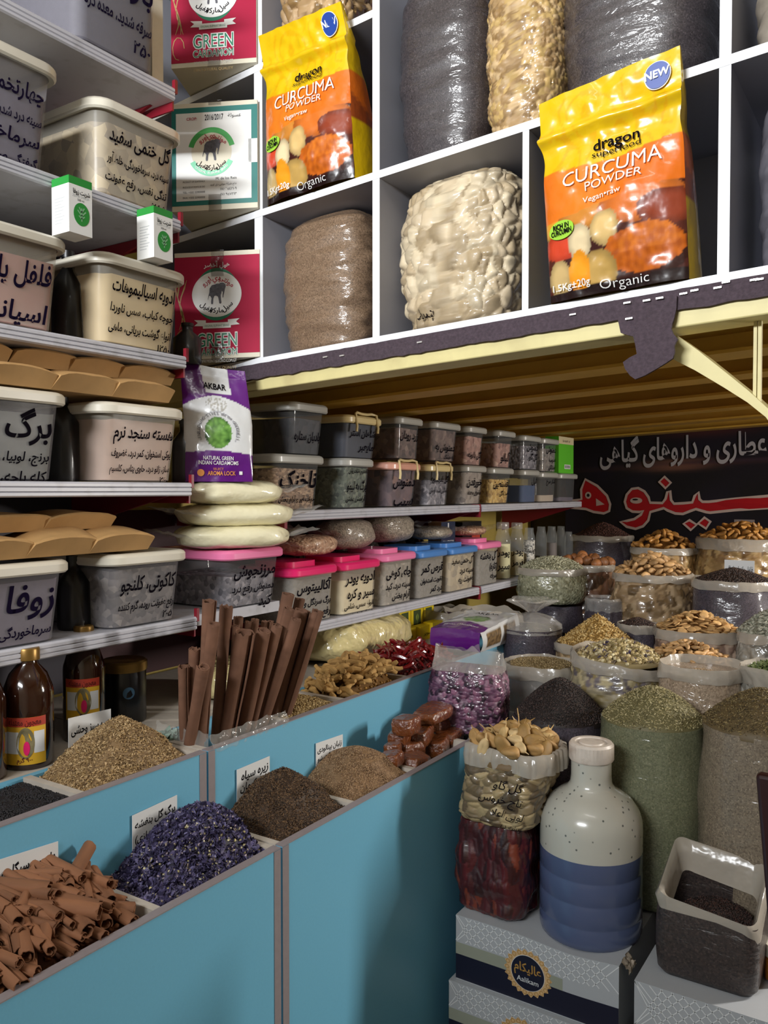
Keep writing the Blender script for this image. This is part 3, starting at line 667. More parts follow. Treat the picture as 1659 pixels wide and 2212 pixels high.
def card_box(label, BL, BR, h, style):
    BL, BR = Vector(BL), Vector(BR); d = BR - BL; w = .231; yaw = math.atan2(d.y, d.x); dep = .2
    root = thing('cardamom_box', label, 'box', tuple(BL), yaw)
    kz = LK * math.cos(yaw) - LK * 0
    sh = lambda x, y, z: (x, y, z + kz * x)
    cols = [M['crimson'] if style == 'red' else M['cartonboard'], M['cartonboard'], M['white'], M['bottle_green'], M['eleph'], M['ink'], M['redink'], M['teal'], M['leaf'], M['mint'], M['gold']]
    b = MB(); b.box(0, w, 0, dep, .0, h, 1, sh)
    f = lambda o: (lambda u, v: sh(u, -o, v))
    if style == 'red':
        b.rect(0, w, .012, h - .012, f(.0006), 0); cx, cy, r = .115, h * .60, .066
        b.ellipse(cx, cy, r * .93, r * 1.06, f(.0012), 3, 48); b.ellipse(cx, cy, r * 1.02, r * .92, f(.0018), 2, 48)
        b.flat([(cx - .024 + x * .05, cy - .026 + y * .056) for x, y in ELE], f(.0024), 4)
        arc_text(b, 'مونتي دي اورو', cx, cy - .004, r * .62, .019, f(.0024), 6, PI / 2, 1.9, True, .02, True)
        arc_text(b, 'سيل ماركة الفيل', cx, cy + .004, r * .80, .018, f(.0024), 5, -PI / 2, 1.9, False, .02, True)
        ry = cy - r * 1.22
        b.flat([(cx - .062, ry + .014), (cx - .03, ry + .012), (cx - .03, ry - .004), (cx - .062, ry - .002), (cx - .052, ry + .006)], f(.0018), 2)
        b.flat([(cx + .062, ry + .014), (cx + .03, ry + .012), (cx + .03, ry - .004), (cx + .062, ry - .002), (cx + .052, ry + .006)], f(.0018), 2)
        b.rect(cx - .038, cx + .038, ry - .010, ry + .005, f(.0022), 2); b.text('ORIGINAL ELEPHANT BRAND', cx, ry - .006, .0085, f(.0026), 3, 'c', wfit=.068)
        for m, bo, o in ((2, .055, .0016), (3, .0, .0022)):
            b.text('GREEN', cx, ry - .058, .050, f(o), m, 'c', wfit=.108 if m == 3 else .112, bold=bo); b.text('CARDAMOM', cx, ry - .082, .026, f(o), m, 'c', wfit=.108 if m == 3 else .112, bold=bo)
        b.text('WWW.MONTEDEORO.COM.GT', cx, ry - .101, .012, f(.0014), 2, 'c', wfit=.106); b.text('100% NATURAL QUALITY', cx, ry - .119, .010, f(.0014), 10, 'c', wfit=.106)
        b.text('هيل أخضر', cx, cy + r * 1.10, .017, f(.0014), 2, 'c', bold=.02)
        for k in range(3):
            b.stroke([(.012 + .010 * math.sin(t * .9 + k) + .006 * k, h * .28 + t * .022) for t in range(7)], [.0012 + .0016 * (t % 3) for t in range(7)], f(.0012), 10)
        b.stroke([(.02 + .016 * math.cos(t * .6), .05 + .03 * math.sin(t * .6)) for t in range(9)], .002, f(.0012), 10)
    else:
        b.rect(0, w, .014, h - .012, f(.0006), 7); b.rect(.012, w - .016, .026, h - .026, f(.0012), 2); b.rect(w - .024, w + 0, h * .42, h * .64, f(.0012), 2)
        cx, cy, r = .108, h * .54, .064
        b.ellipse(cx, cy, r * .85, r * .85, f(.0016), 1, 40)
        b.ellipse(cx, cy, r, r, f(.0018), 8, 24, .25, PI - .25, .78); b.ellipse(cx, cy, r, r, f(.0018), 9, 24, PI + .45, 2 * PI - .45, .78)
        b.flat([(cx - .024 + x * .05, cy - .024 + y * .056) for x, y in ELE], f(.0024), 4)
        arc_text(b, 'مونتي دي اورو', cx, cy, r * .56, .018, f(.0024), 6, PI / 2, 1.8, True, .015, True)
        arc_text(b, 'سيل ماركة الفيل', cx, cy, r * .74, .017, f(.0024), 5, -PI / 2, 1.8, False, .015, True)
        arc_text(b, 'ORIGINAL ELEPHANT BRAND', cx, cy, r * .93, .009, f(.0024), 2, -PI / 2, 1.7, False)
        b.text('2016/2017', .115, h - .047, .021, f(.0018), 5, 'c', wfit=.05, bold=.01); b.text('CROP:', .055, h - .045, .010, f(.0018), 6, 'c', bold=.02); b.text('عسولة', .17, h - .042, .014, f(.0018), 5, 'c')
        for k, t in enumerate(('PRODUCT OF GUATEMALA', 'PRODUCED BY MONTE DE ORO', 'TEL: +502 22900000', 'FAX: +502 22900000')): b.text(t, .03, .074 - k * .014, .0085, f(.0018), 5, 'l', wmax=.06)
        for k, t in enumerate(('M. de los Reis', 'نتاج شركة مونتي دي اورو', '١٧٨٦٥٤٢١٠٩', '١٧٨٩٥٧٢١٣')): b.text(t, .175, .078 - k * .014, .010, f(.0018), 5, 'r', wmax=.07)
    b.build('carton', cols, root, smooth=False)
    # brown tape hanging over the middle
    b = MB(); x0 = .10
    b.grid(lambda u, v: sh(x0 + u * .034 + .003 * nz(v * 9, 1, h), -.0034 - .001 * nz(u * 5, v * 14, 3), h + .003 - v * (.07 if style == 'red' else .012)), 4, 14)
    b.build('packing_tape', M['tape'], root); b = MB()
    b.grid(lambda u, v: sh(x0 + u * .034 + .004 * nz(v * 9, 4, h), -.0034 - .0012 * nz(u * 5, v * 14, 7), .040 - v * .045), 4, 14)
    b.build('packing_tape', M['tape'], root)
card_box('crimson cardamom box with elephant emblem in the topmost cubby of the first column', (-1.705, 1.583, 2.624), (-1.505, 1.689, 2.634), .31, 'red')
card_box('white and teal box with green elephant emblem between two crimson boxes', (-1.697, 1.575, 2.241), (-1.501, 1.684, 2.25), .283, 'white')
card_box('crimson cardamom box with elephant emblem standing lowest beside the cream powder tub', (-1.70, 1.585, 1.849), (-1.508, 1.692, 1.857), .285, 'red')
# ---------------------------------------------------------------- bags in the cubbies
def cubby_bag(name, label, cat, pl, pr, pmid, ptop, row, m, dep=.26, yf=.02, prof=None, wr=.006, ws=18, lean=0, seed=0, n=72, pillow=3.0, top_film=None, group=None, lm=None):
    x0, x1 = LP(pl, pmid, yf + dep * .42)[0], LP(pr, pmid, yf + dep * .30)[0]; xm = LP((pl + pr) / 2, pmid, yf + dep * .36)[0]
    for ca_, cb_ in ((-1.945, -1.519), (-1.489, -1.122), (-1.101, -.724 if row == 0 else -.327), (-.709, -.327), (-.306, .09)):
        if ca_ < xm < cb_: x0, x1 = max(x0, ca_ + .006), min(x1, cb_ - .006)
    z0 = BZ[row][1] + .0006; z1 = min(LP((pl + pr) / 2, ptop, yf + dep * .35)[2], (BZ[3][0] if row == 1 and pl > 815 else BZ[min(3, row + 1)][0]) - .006)
    prof = prof or [(0, .78), (.05, .86), (.2, .93), (.4, .985), (.58, 1.0), (.78, .95), (.9, .84), (.97, .60), (1, .25)]
    cx, w, h = (x0 + x1) / 2, x1 - x0, z1 - z0
    root = thing(name, label, cat, LW(cx, yf + dep / 2, z0), 0, group)
    def pr_(t):
        for (a, ka), (b_, kb) in zip(prof, prof[1:]):
            if t <= b_: s = (t - a) / (b_ - a); s = s * s * (3 - 2 * s); return ka + (kb - ka) * s
        return prof[-1][1]
    NV = 60
    if lm: n, NV, m = 150, 130, M['lumpy']
    if m is not None and abs(x1 - x0) > .1: x0 += .004; x1 -= .004; w = x1 - x0
    def P(u, v, full=False):
        a = 2 * PI * u; ca, sa = math.cos(a), math.sin(a); k = pr_(v); e = 2 / pillow
        x = math.copysign(abs(ca) ** e, ca) * w / 2 * (.3 + .7 * k if v > .6 else k); y = math.copysign(abs(sa) ** e, sa) * dep / 2 * k
        nn = wr * (nz(x * ws * .5 + seed, y * ws + seed, v * h * ws * 2.2) + .5 * nz(x * ws, seed + y * ws * 2, v * h * ws * 5)) * (1 if 0.02 < v < .98 else 0)
        cl = None
        if lm: bu, cl = lump(x, y, h * v, lm[0], lm[2], lm[3], seed); nn += lm[1] * (bu - .6)
        if full: return cl
        q = 1 + nn / (w / 2); X, Y = x * q, y * q + lean * v
        return (X, Y - LRY * X, h * v + LK * X)
    b = MB(); b.grid(P, n, NV, 0, wrap=True, col=(lambda u, v: P(u, v, True)) if lm else None)
    b.ngon([P(i / n, 0) for i in range(n)][::-1]); b.ngon([P(i / n, 1) for i in range(n)])
    b.build('filled_bag', m, root, ang=60); return root, P, h, w
COATS = dict(coat=1.0, crough=.13, wrinkle=.42, wscale=16, wstretch=(1, 1, 3.2))
M['seed_brown'] = speck('fine brown seeds', ['#735c46', '#8a7058', '#5c4835', '#987e65'], 420, .6, .25, .001, **COATS)
M['seed_dark'] = speck('fine dark seeds', ['#332d2f', '#413a3c', '#272224', '#50484a'], 420, .5, .25, .001, **COATS)
M['flaky'] = speck('tan flakes', ['#a5865b', '#c4a679', '#84683f', '#d3b98d'], 95, .6, .9, .006, **COATS)
M['knobs'] = speck('cream knobs', ['#c9b592', '#dccaa8', '#b09a76', '#e5d6b8'], 46, .6, 1.0, .014, coat=.8, crough=.14, wrinkle=.5, wscale=14, wstretch=(1, 1, 3))
M['shells'] = speck('tan curled shells', ['#a98a62', '#c5a67c', '#856a45', '#d2b890'], 48, .6, 1.0, .012, stretch=(1, 1, 1.8), **COATS)
M['berries'] = speck('red berries', ['#6f1822', '#8d2432', '#4c0d15'], 60, .5, .8, .008, **COATS)
cubby_bag('seed_bag', 'tall clear bag of fine brown seeds in the lowest row beside the crimson box', 'bag', 596, 806, 600, 434, 0, M['seed_brown'], .22, .02, wr=.010, ws=16, seed=2)
R_, P_, h_, w_ = cubby_bag('root_bag', 'clear bag of cream knobbly pieces in the lowest row beside the curcuma bag', 'bag', 857, 1126, 520, 318, 0, M['knobs'], .27, .015, wr=.008, ws=12, seed=7, lm=(.030, .010, ['#b5a283', '#c4b294', '#a39071', '#cdbd9f'], 1.25))
b = MB(); 
def onbag(u, v): x, y, z = P_(.75 + u / w_ * .25, v / h_); return (x, y - .004, z)
b.text('پنیرباد', -.02, .030, .03, onbag, 0, 'r', bold=.0, shear=.2); b.build('handwriting', M['ink'], R_)
cubby_bag('seed_bag', 'big glossy bag of dark seeds beside the small curcuma bag', 'bag', 828, 1068, 200, -60, 1, M['seed_dark'], .24, .02, wr=.006, ws=12, seed=3)
cubby_bag('flake_bag', 'narrow bag of tan flakes between two dark seed bags', 'bag', 1062, 1226, 140, -80, 1, M['flaky'], .22, .015, wr=.005, ws=12, seed=5, lm=(.016, .004, ['#a5865b', '#b8995f', '#8d6f45', '#c4a679'], .8))
cubby_bag('seed_bag', 'big glossy bag of dark seeds behind the top of the large curcuma bag', 'bag', 1226, 1550, 100, -150, 1, M['seed_dark'], .31, .02, wr=.006, ws=12, seed=9)
cubby_bag('shell_bag', 'bag of tan curled pieces on the board above the small curcuma bag', 'bag', 606, 760, 40, -160, 2, M['shells'], .24, .02, wr=.008, ws=14, seed=12, lm=(.026, .009, ['#9c7e56', '#b3946a', '#86693f', '#c0a179'], 1.3))
cubby_bag('berry_bag', 'small bag of dark red berries peeking out above the dark seed bag', 'bag', 822, 905, 0, -90, 1, M['berries'], .06, .325, seed=15, n=40)
cubby_bag('grey_bag', 'dark grey bag cut by the photo edge beside the large curcuma bag', 'bag', 1642, 1800, 400, 205, 0, mat('grey film bag', '#6a6870', .4, coat=.5, bump=.4, bs=20), .26, .04, seed=16, n=40)
cubby_bag('beige_bag', 'beige bag cut by the photo edge on the middle board', 'bag', 1636, 1800, 50, -160, 1, mat('beige film bag', '#8d8478', .5, coat=.4, bump=.4, bs=20), .26, .03, seed=18, n=40)
# ---------------------------------------------------------------- curcuma bags (printed foil)
YEL, ORG, BRN, DRK, PWD = lin('#dcb50c'), lin('#d96b17'), lin('#5b2a20'), lin('#1f0f10'), lin('#c8661a')
def curc_art(u, v):
    n1 = nz(u * 6, v * 8, 1); n2 = nz(u * 30, v * 34, 2)
    vb = .625 + .012 * math.cos(2 * PI * u)
    if v > vb:
        c = YEL; s = abs(math.sin(14 * math.hypot(u - .55, (v - .80) * 1.3) + 5 * n1))
        if v < .97 and .08 < u < .95 and s < .34: c = mixc(YEL, lin('#dba205'), .75)
        return c
    if v > .385 + .05 * u + .012 * n1: return mixc(ORG, lin('#f79a2e'), .3 * max(0, math.sin(u * 5)))
    c = mixc(BRN, lin('#3a1714'), .5 + n1)
    def blob(cx, cy, rx, ry, col, dk=.35, w=.06):
        nonlocal c
        d = math.hypot((u - cx) / rx, (v - cy) / ry) + w * n1
        if d < 1: c = mixc(col, tuple(x * dk for x in col), max(0, d - .55) * 1.5)
    blob(.12, .36, .2, .06, lin('#d99a2c')); blob(.36, .38, .24, .07, lin('#c98233')); blob(.72, .38, .3, .10, lin('#d2702a')); blob(.9, .33, .2, .08, lin('#8d3d26'))
    blob(.14, .26, .16, .07, lin('#d4472a')); blob(.47, .29, .10, .085, lin('#d8b676')); blob(.28, .25, .095, .085, lin('#e4cfa4'))
    blob(.72, .14, .30, .125, lin('#3a1712'), .5)
    d = math.hypot((u - .72) / .27, (v - .165) / .105) + .10 * n1 + .05 * n2
    if d < 1 and v > .06: c = mixc(PWD, lin('#a34c12'), .5 + .9 * n2)
    if v > .16 and math.hypot((u - .76) / .2, (v - .19) / .085) + .06 * n2 < 1: c = mixc(lin('#d57522'), lin('#b0561a'), .5 + n2)
    blob(.40, .10, .14, .10, lin('#bf9a54'), .4); blob(.10, .11, .09, .09, lin('#c9ab72'), .4); blob(.26, .12, .085, .10, lin('#ef9a22'), .8, .02)
    if v < .035 + .02 * u: c = DRK
    return c
def curcuma(label, BL, BR, TR, TL, row, dep, lean, fold=0, zoff=0.0):
    bl, br, tr, tl = [LP(*p, 0) for p in (BL, BR, TR, TL)]
    z0 = BZ[row][1] + .0008; cx = (bl[0] + br[0]) / 2
    root = thing('turmeric_powder_bag', label, 'bag', LW(cx, -.005, z0))
    bl, br = (bl[0], z0), (br[0], z0); tl, tr = (tl[0], tl[2]), (tr[0], tr[2])
    def Q(u, v, y):
        xb, xt = bl[0] + (br[0] - bl[0]) * u, tl[0] + (tr[0] - tl[0]) * u
        zb_, zt_ = z0, tl[1] + (tr[1] - tl[1]) * u
        pinch = 1 - .035 * math.exp(-((v - .70) / .06) ** 2) + .02 * math.exp(-((v - .80) / .03) ** 2)
        X = xb + (xt - xb) * v; Xc = cx + ((tl[0] + tr[0]) / 2 - cx) * v; X = Xc + (X - Xc) * pinch
        p = LW(X, y, zb_ + (zt_ - zb_) * v); return (p[0] - root.location.x, p[1] - root.location.y, p[2] - root.location.z)
    def fy(u, v):
        t = max(0, min(1, v / .72)); bul = .034 * math.sin(PI * u) ** .6 * math.sin(PI * min(1, t * .86 + .12)) if v < .78 else 0
        top = lean * v + (-.018 * math.exp(-((v - .80) / .025) ** 2)) + (fold * max(0, v - .80))
        wr = .010 * nz(u * 4, v * 7, cx * 5) + .005 * nz(u * 11, v * 17, cx * 9)
        return -bul + top + wr * math.sin(PI * u) ** .5 - .004
    fr = lambda u, v, o=0: Q(u, v, fy(u, v) - o)
    dp = lambda v: dep * (1 - max(0, min(1, v)) ** 1.6) + .006
    b = MB(); b.grid(fr, 72, 120, 0, col=curc_art)
    b.grid(lambda s, v: Q(1 + .03 * math.sin(PI * s) * (1 - v), v, fy(1, v) + dp(v) * s + .006 * nz(s * 4, v * 9, 3)), 6, 60, 0, col=lambda s, v: YEL if v < .36 or v > .64 else (ORG if v > .50 - .1 * s else lin('#a04a1c')))
    b.grid(lambda s, v: Q(0, v, fy(0, v) + dp(v) * (1 - s)), 4, 40, 0, col=lambda s, v: YEL)
    b.grid(lambda s, v: Q(1 - s, v, fy(1 - s, v) * 0 + fy(0, v) + dp(v)), 6, 40, 0, col=lambda s, v: YEL)
    W_ = br[0] - bl[0]; H_ = (tl[1] + tr[1]) / 2 - z0
    f = lambda o: (lambda x, y: fr(x / W_, y / H_, o))
    B2 = [M['vprint'], M['ink'], M['white'], mat('navy badge print', '#1c3f93', .4), mat('lime oval print', '#9ccf3c', .5)]
    b.ellipse(.855 * W_, .905 * H_, .022 * W_ / .25, .022 * W_ / .25, f(.006), 2, 30); b.ellipse(.855 * W_, .905 * H_, .0205 * W_ / .25, .0205 * W_ / .25, f(.0075), 3, 30)
    b.text('NEW', .855 * W_, .893 * H_, .0175 * W_ / .25, f(.0095), 2, 'c', bold=.03)
    b.text('dragon', .56 * W_, .668 * H_, .105 * W_, f(.005), 1, 'c', wfit=.33 * W_, bold=.012); b.text('superfood', .56 * W_, .635 * H_, .06 * W_, f(.005), 1, 'c', wfit=.34 * W_)
    b.text('CURCUMA', .52 * W_, .535 * H_, .15 * W_, f(.005), 2, 'c', wfit=.70 * W_, bold=-.004); b.text('POWDER', .54 * W_, .485 * H_, .085 * W_, f(.005), 2, 'c', wfit=.40 * W_, bold=-.002); b.text('Vegan•raw', .46 * W_, .43 * H_, .055 * W_, f(.005), 2, 'c', wfit=.28 * W_)
    b.ellipse(.145 * W_, .335 * H_, .105 * W_, .045 * H_, f(.0045), 4, 28); b.text('RICH IN', .145 * W_, .340 * H_, .05 * W_, f(.006), 1, 'c', wfit=.13 * W_, bold=.03); b.text('CURCUMIN', .145 * W_, .312 * H_, .05 * W_, f(.006), 1, 'c', wfit=.17 * W_, bold=.03)
    b.text('1.5Kg±20g', .04 * W_, .045 * H_, .07 * W_, f(.006), 2, 'l', wfit=.3 * W_, bold=.01); b.text('Organic', .58 * W_, .012 * H_, .09 * W_, f(.006), 2, 'c', wfit=.34 * W_, bold=-.008)
    b.build('printed_pouch', B2, root, ang=70)
curcuma('large yellow and orange curcuma powder bag in the cubby beside the cream knob bag', (1192, 655), (1490, 592), (1480, 118), (1180, 242), 0, .11, -.035)
curcuma('small crumpled yellow curcuma powder bag above the brown seed bag', (580, 430), (768, 372), (766, 28), (590, 100), 1, .12, -.03, fold=-.12)
# ---------------------------------------------------------------- stepped counter with open bins
ZU, ZW, XU, XW = .955, .80, -1.25, -1.05
def unit_counter(label, y0, y1, xf, xb, zt, zlow, parts, ledge=False):
    root = thing('bin_counter', label, 'counter', ((xf + xb) / 2, (y0 + y1) / 2, 0))
    def pb(b, n, m, **k): return pbuild(b, root, n, m, smooth=False, **k)
    b = MB(); b.box(xf - .016, xf, y0, y1, zlow, zt - .002); pb(b, 'front_panel', M['blue'])
    b = MB(); b.box(xf - .0175, xf + .0012, y0, y1, zt - .002, zt); pb(b, 'top_edging', M['strip'])
    for ya, yb in ((y0, y0 + .019), (y1 - .019, y1)):
        b = MB(); b.box(xf + .0002, xf + .0014, ya, yb, zlow, zt - .003); pb(b, 'edge_strip', M['strip'])
    for y in (y0 + .008, *parts, y1 - .008):
        b = MB(); b.box(xb + .001, xf - .017, y - .008, y + .008, zlow + .02, zt - .001); pb(b, 'partition', M['pale_wood'])
    b = MB(); b.box(xb, xf - .017, y0, y1, zt - .16, zt - .145); pb(b, 'bin_floor', M['pale_wood'])
    if ledge:
        b = MB(); b.box(xb - .016, xb, y0, y1, .05, zt - .004); pb(b, 'back_board', M['blue'])
        b = MB(); b.box(-1.93, xb - .017, y0, y1, zt - .03, zt - .006); pb(b, 'ledge', M['pale_wood'])
    return root
unit_counter('upper blue counter tier holding the black seeds and the tan cumin heap', -.3, 1.2435, XU, -1.43, ZU, .56, (.645, .950), True)
unit_counter('upper blue counter tier holding cinnamon bark, turmeric fingers and chillies', 1.2495, 3.2, XU, -1.43, ZU, .56, (1.52, 1.755, 2.07, 2.38), True)
unit_counter('lower blue counter tier holding cinnamon sticks and violet petals', -.3, 1.2435, XW, XU + .001, ZW, 0, (.62, .948))
unit_counter('lower blue counter tier holding brown seeds and amber rock candy', 1.2495, 2.42, XW, XU + .001, ZW, 0, (1.515, 1.785, 2.06))
# ---------------------------------------------------------------- heaps of grain
SHP = {}
def _shape(kind):
    if kind in SHP: return SHP[kind]
    if kind == 'seed':
        v = [(-.5, 0, 0)] + [(-.22, .16 * math.cos(a), .16 * math.sin(a)) for a in (0, PI / 2, PI, 1.5 * PI)] + [(.22, .16 * math.cos(a), .16 * math.sin(a)) for a in (0, PI / 2, PI, 1.5 * PI)] + [(.5, 0, 0)]
        t = []
        for i in range(4):
            j = (i + 1) % 4; t += [(0, 1 + j, 1 + i), (1 + i, 1 + j, 5 + j), (1 + i, 5 + j, 5 + i), (5 + i, 5 + j, 9)]
    elif kind in ('ball', 'flake'):
        g = (1 + 5 ** .5) / 2
        v = [(-1, g, 0), (1, g, 0), (-1, -g, 0), (1, -g, 0), (0, -1, g), (0, 1, g), (0, -1, -g), (0, 1, -g), (g, 0, -1), (g, 0, 1), (-g, 0, -1), (-g, 0, 1)]
        k = .5 / math.hypot(1, g); fz = 1 if kind == 'ball' else .22
        v = [(a * k, b_ * k, c * k * fz) for a, b_, c in v]
        t = [(0, 11, 5), (0, 5, 1), (0, 1, 7), (0, 7, 10), (0, 10, 11), (1, 5, 9), (5, 11, 4), (11, 10, 2), (10, 7, 6), (7, 1, 8), (3, 9, 4), (3, 4, 2), (3, 2, 6), (3, 6, 8), (3, 8, 9), (4, 9, 5), (2, 4, 11), (6, 2, 10), (8, 6, 7), (9, 8, 1)]
    elif kind == 'petal':
        v = [(-.5, 0, 0), (-.1, .28, .12), (-.1, -.28, .12), (.3, .22, .18), (.3, -.22, .10), (.55, 0, .0), (0, 0, .0)]
        t = [(0, 6, 1), (0, 2, 6), (1, 6, 3), (2, 4, 6), (3, 6, 5), (4, 5, 6)]
    SHP[kind] = (np.array(v), np.array(t)); return SHP[kind]
def grains(kind, pts, size, cols, tilt=.5, rng=RNG):
    v, t = _shape(kind); N = len(pts)
    yaw = rng.uniform(0, 2 * PI, N); pt = rng.normal(0, tilt, N); rl = rng.uniform(-PI, PI, N) if kind != 'flake' else rng.normal(0, tilt, N)
    cy, sy, cp, sp, cr, sr = np.cos(yaw), np.sin(yaw), np.cos(pt), np.sin(pt), np.cos(rl), np.sin(rl)
    Rm = np.zeros((N, 3, 3))
    Rm[:, 0, 0] = cy * cp; Rm[:, 0, 1] = cy * sp * sr - sy * cr; Rm[:, 0, 2] = cy * sp * cr + sy * sr
    Rm[:, 1, 0] = sy * cp; Rm[:, 1, 1] = sy * sp * sr + cy * cr; Rm[:, 1, 2] = sy * sp * cr - cy * sr
    Rm[:, 2, 0] = -sp; Rm[:, 2, 1] = cp * sr; Rm[:, 2, 2] = cp * cr
    s = size * rng.uniform(.75, 1.2, N)
    V = np.einsum('nij,kj->nki', Rm, v) * s[:, None, None] + pts[:, None, :]
    T = (t[None] + (np.arange(N) * len(v))[:, None, None]).reshape(-1, 3)
    cl = np.array([lin(c) for c in cols]); C = cl[rng.integers(0, len(cl), N)] * rng.uniform(.75, 1.2, N)[:, None]
    return V.reshape(-1, 3), T, np.repeat(C, len(v), axis=0)
def heap(name, label, cat, dom, hf, base, layers, group=None, parent=None, mat_='vgrain', nx=44):
    """dom = ('rect', x0, x1, y0, y1) or ('disc', cx, cy, R); hf(x, y) height; layers = [(kind, count, size, colours, tilt)]"""
    if dom[0] == 'rect':
        hf0 = hf; gx, gy = np.meshgrid(np.linspace(dom[1], dom[2], 30), np.linspace(dom[3], dom[4], 30)); zb = float(hf0(gx.ravel(), gy.ravel()).min())
        def hf(x, y, zb=zb):
            e = np.clip((dom[2] - x) / .05, 0, 1) ** .8 * np.clip((y - dom[3]) / .03, 0, 1) ** .8 * np.clip((dom[4] - y) / .03, 0, 1) ** .8
            return zb + (hf0(x, y) - zb) * e
        xs = np.linspace(dom[1], dom[2], nx); ys = np.linspace(dom[3], dom[4], nx); X, Y = np.meshgrid(xs, ys); X, Y = X.ravel(), Y.ravel(); w = nx
        T = [(j * w + i, j * w + i + 1, (j + 1) * w + i + 1) for j in range(nx - 1) for i in range(w - 1)] + [(j * w + i, (j + 1) * w + i + 1, (j + 1) * w + i) for j in range(nx - 1) for i in range(w - 1)]
        smp = lambda n: (RNG.uniform(dom[1], dom[2], n), RNG.uniform(dom[3], dom[4], n))
        rimi = [i for i in range(w)] + [j * w + w - 1 for j in range(1, nx)] + [(nx - 1) * w + i for i in range(w - 2, -1, -1)] + [j * w for j in range(nx - 2, 0, -1)]
    else:
        _, cx, cy, R = dom; na, nr = 40, 14; X = [cx]; Y = [cy]
        for j in range(1, nr + 1):
            for i in range(na): a = 2 * PI * i / na; X.append(cx + R * j / nr * math.cos(a)); Y.append(cy + R * j / nr * math.sin(a))
        X, Y = np.array(X), np.array(Y); T = [(0, 1 + i, 1 + (i + 1) % na) for i in range(na)]
        for j in range(nr - 1):
            for i in range(na):
                a, b_ = 1 + j * na + i, 1 + j * na + (i + 1) % na; T += [(a, a + na, b_ + na), (a, b_ + na, b_)]
        def smp(n): r = R * np.sqrt(RNG.uniform(0, 1, n)); a = RNG.uniform(0, 2 * PI, n); return cx + r * np.cos(a), cy + r * np.sin(a)
        rimi = [1 + (nr - 1) * na + i for i in range(na)]
    Z = hf(X, Y) + np.array([.003 * noise.noise(Vector((x * 40, y * 40, 1))) for x, y in zip(X, Y)])
    V = np.stack([X, Y, Z], 1); n0 = len(V); zmin = Z.min() - .012
    V = np.vstack([V, [[X[i], Y[i], zmin] for i in rimi]]); m_ = len(rimi)
    T = list(T) + [q for k in range(m_) for q in ((rimi[k], n0 + k, n0 + (k + 1) % m_), (rimi[k], n0 + (k + 1) % m_, rimi[(k + 1) % m_]))]
    C = np.tile(np.array(lin(base)), (len(V), 1)); T = np.array(T)
    for kind, cnt, size, cols, tilt in layers:
        x, y = smp(cnt); z = hf(x, y) + size * .10
        v, t, c = grains(kind, np.stack([x, y, z], 1), size, cols, tilt)
        T = np.vstack([T, t + len(V)]); V = np.vstack([V, v]); C = np.vstack([C, c])
    o = arrays_mesh(name, V, T, C, M[mat_], parent)
    return tag(o, label, cat, group, 'stuff') if parent is None else tag(o, kind='stuff')
def cone(cx, cy, rx, ry, h, z0, p=1.15):
    return lambda x, y: z0 + h * np.clip(1 - (np.sqrt(((x - cx) / rx) ** 2 + ((y - cy) / ry) ** 2)) ** p, 0, None)
XB = XU - .018
heap('nigella_heap', 'flat heap of black seeds in the upper bin beside the tan cumin heap', 'seeds', ('rect', -1.428, XB, .655, .941), lambda x, y: ZU - .006 + .004 * np.sin(y * 20), '#141216', [('ball', 5200, .0032, ['#1b191d', '#242126', '#0f0e11'], .5)])
heap('cumin_heap', 'tan green cumin heap in the upper bin below the honey bottles', 'seeds', ('rect', -1.428, XB, .96, 1.226), cone(-1.355, 1.11, .16, .145, .10, ZU - .012), '#7d6443', [('seed', 5600, .0085, ['#a5895f', '#8a6e48', '#bfa47a', '#6f5738', '#9c8054'], .55)])
heap('coriander_heap', 'shallow heap of round tan coriander seeds in front of the cinnamon bark', 'seeds', ('rect', -1.428, XB, 1.53, 1.746), cone(-1.36, 1.62, .17, .2, .04, ZU - .02), '#6d5734', [('ball', 2600, .0060, ['#a88e5c', '#8f7546', '#c0a878', '#7a6238'], .5)])
heap('black_cumin_heap', 'dark brown seed heap in the lower bin beside the violet petals', 'seeds', ('rect', XU + .002, XW - .017, 1.268, 1.506), cone(-1.18, 1.41, .16, .135, .098, ZW - .012), '#3d2a18', [('seed', 6200, .0075, ['#4c3520', '#3a2716', '#5e452c', '#6d5236', '#2c1d10'], .55)])
heap('ajwain_heap', 'fine sandy brown seed heap between the dark brown heap and the rock candy', 'seeds', ('rect', XU + .002, XW - .017, 1.524, 1.776), cone(-1.18, 1.69, .16, .145, .072, ZW - .012, 1.4), '#7c6042', [('ball', 9000, .0030, ['#8d7050', '#75593c', '#a18260', '#66492f'], .5)])
heap('violet_heap', 'purple dried violet petal heap between cinnamon sticks and dark brown seeds', 'petals', ('rect', XU + .002, XW - .017, .957, 1.234), cone(-1.175, 1.155, .16, .165, .098, ZW - .014, 1.3), '#211d30', [('petal', 3400, .017, ['#3b3554', '#4b4569', '#2d2842', '#5d567c', '#777196', '#423b5c'], .7), ('ball', 260, .0065, ['#cfc38c', '#b9ad74', '#ddd3a6'], .5), ('seed', 320, .013, ['#c9bda0', '#8f8070', '#b3a1a8'], .7)], nx=30)
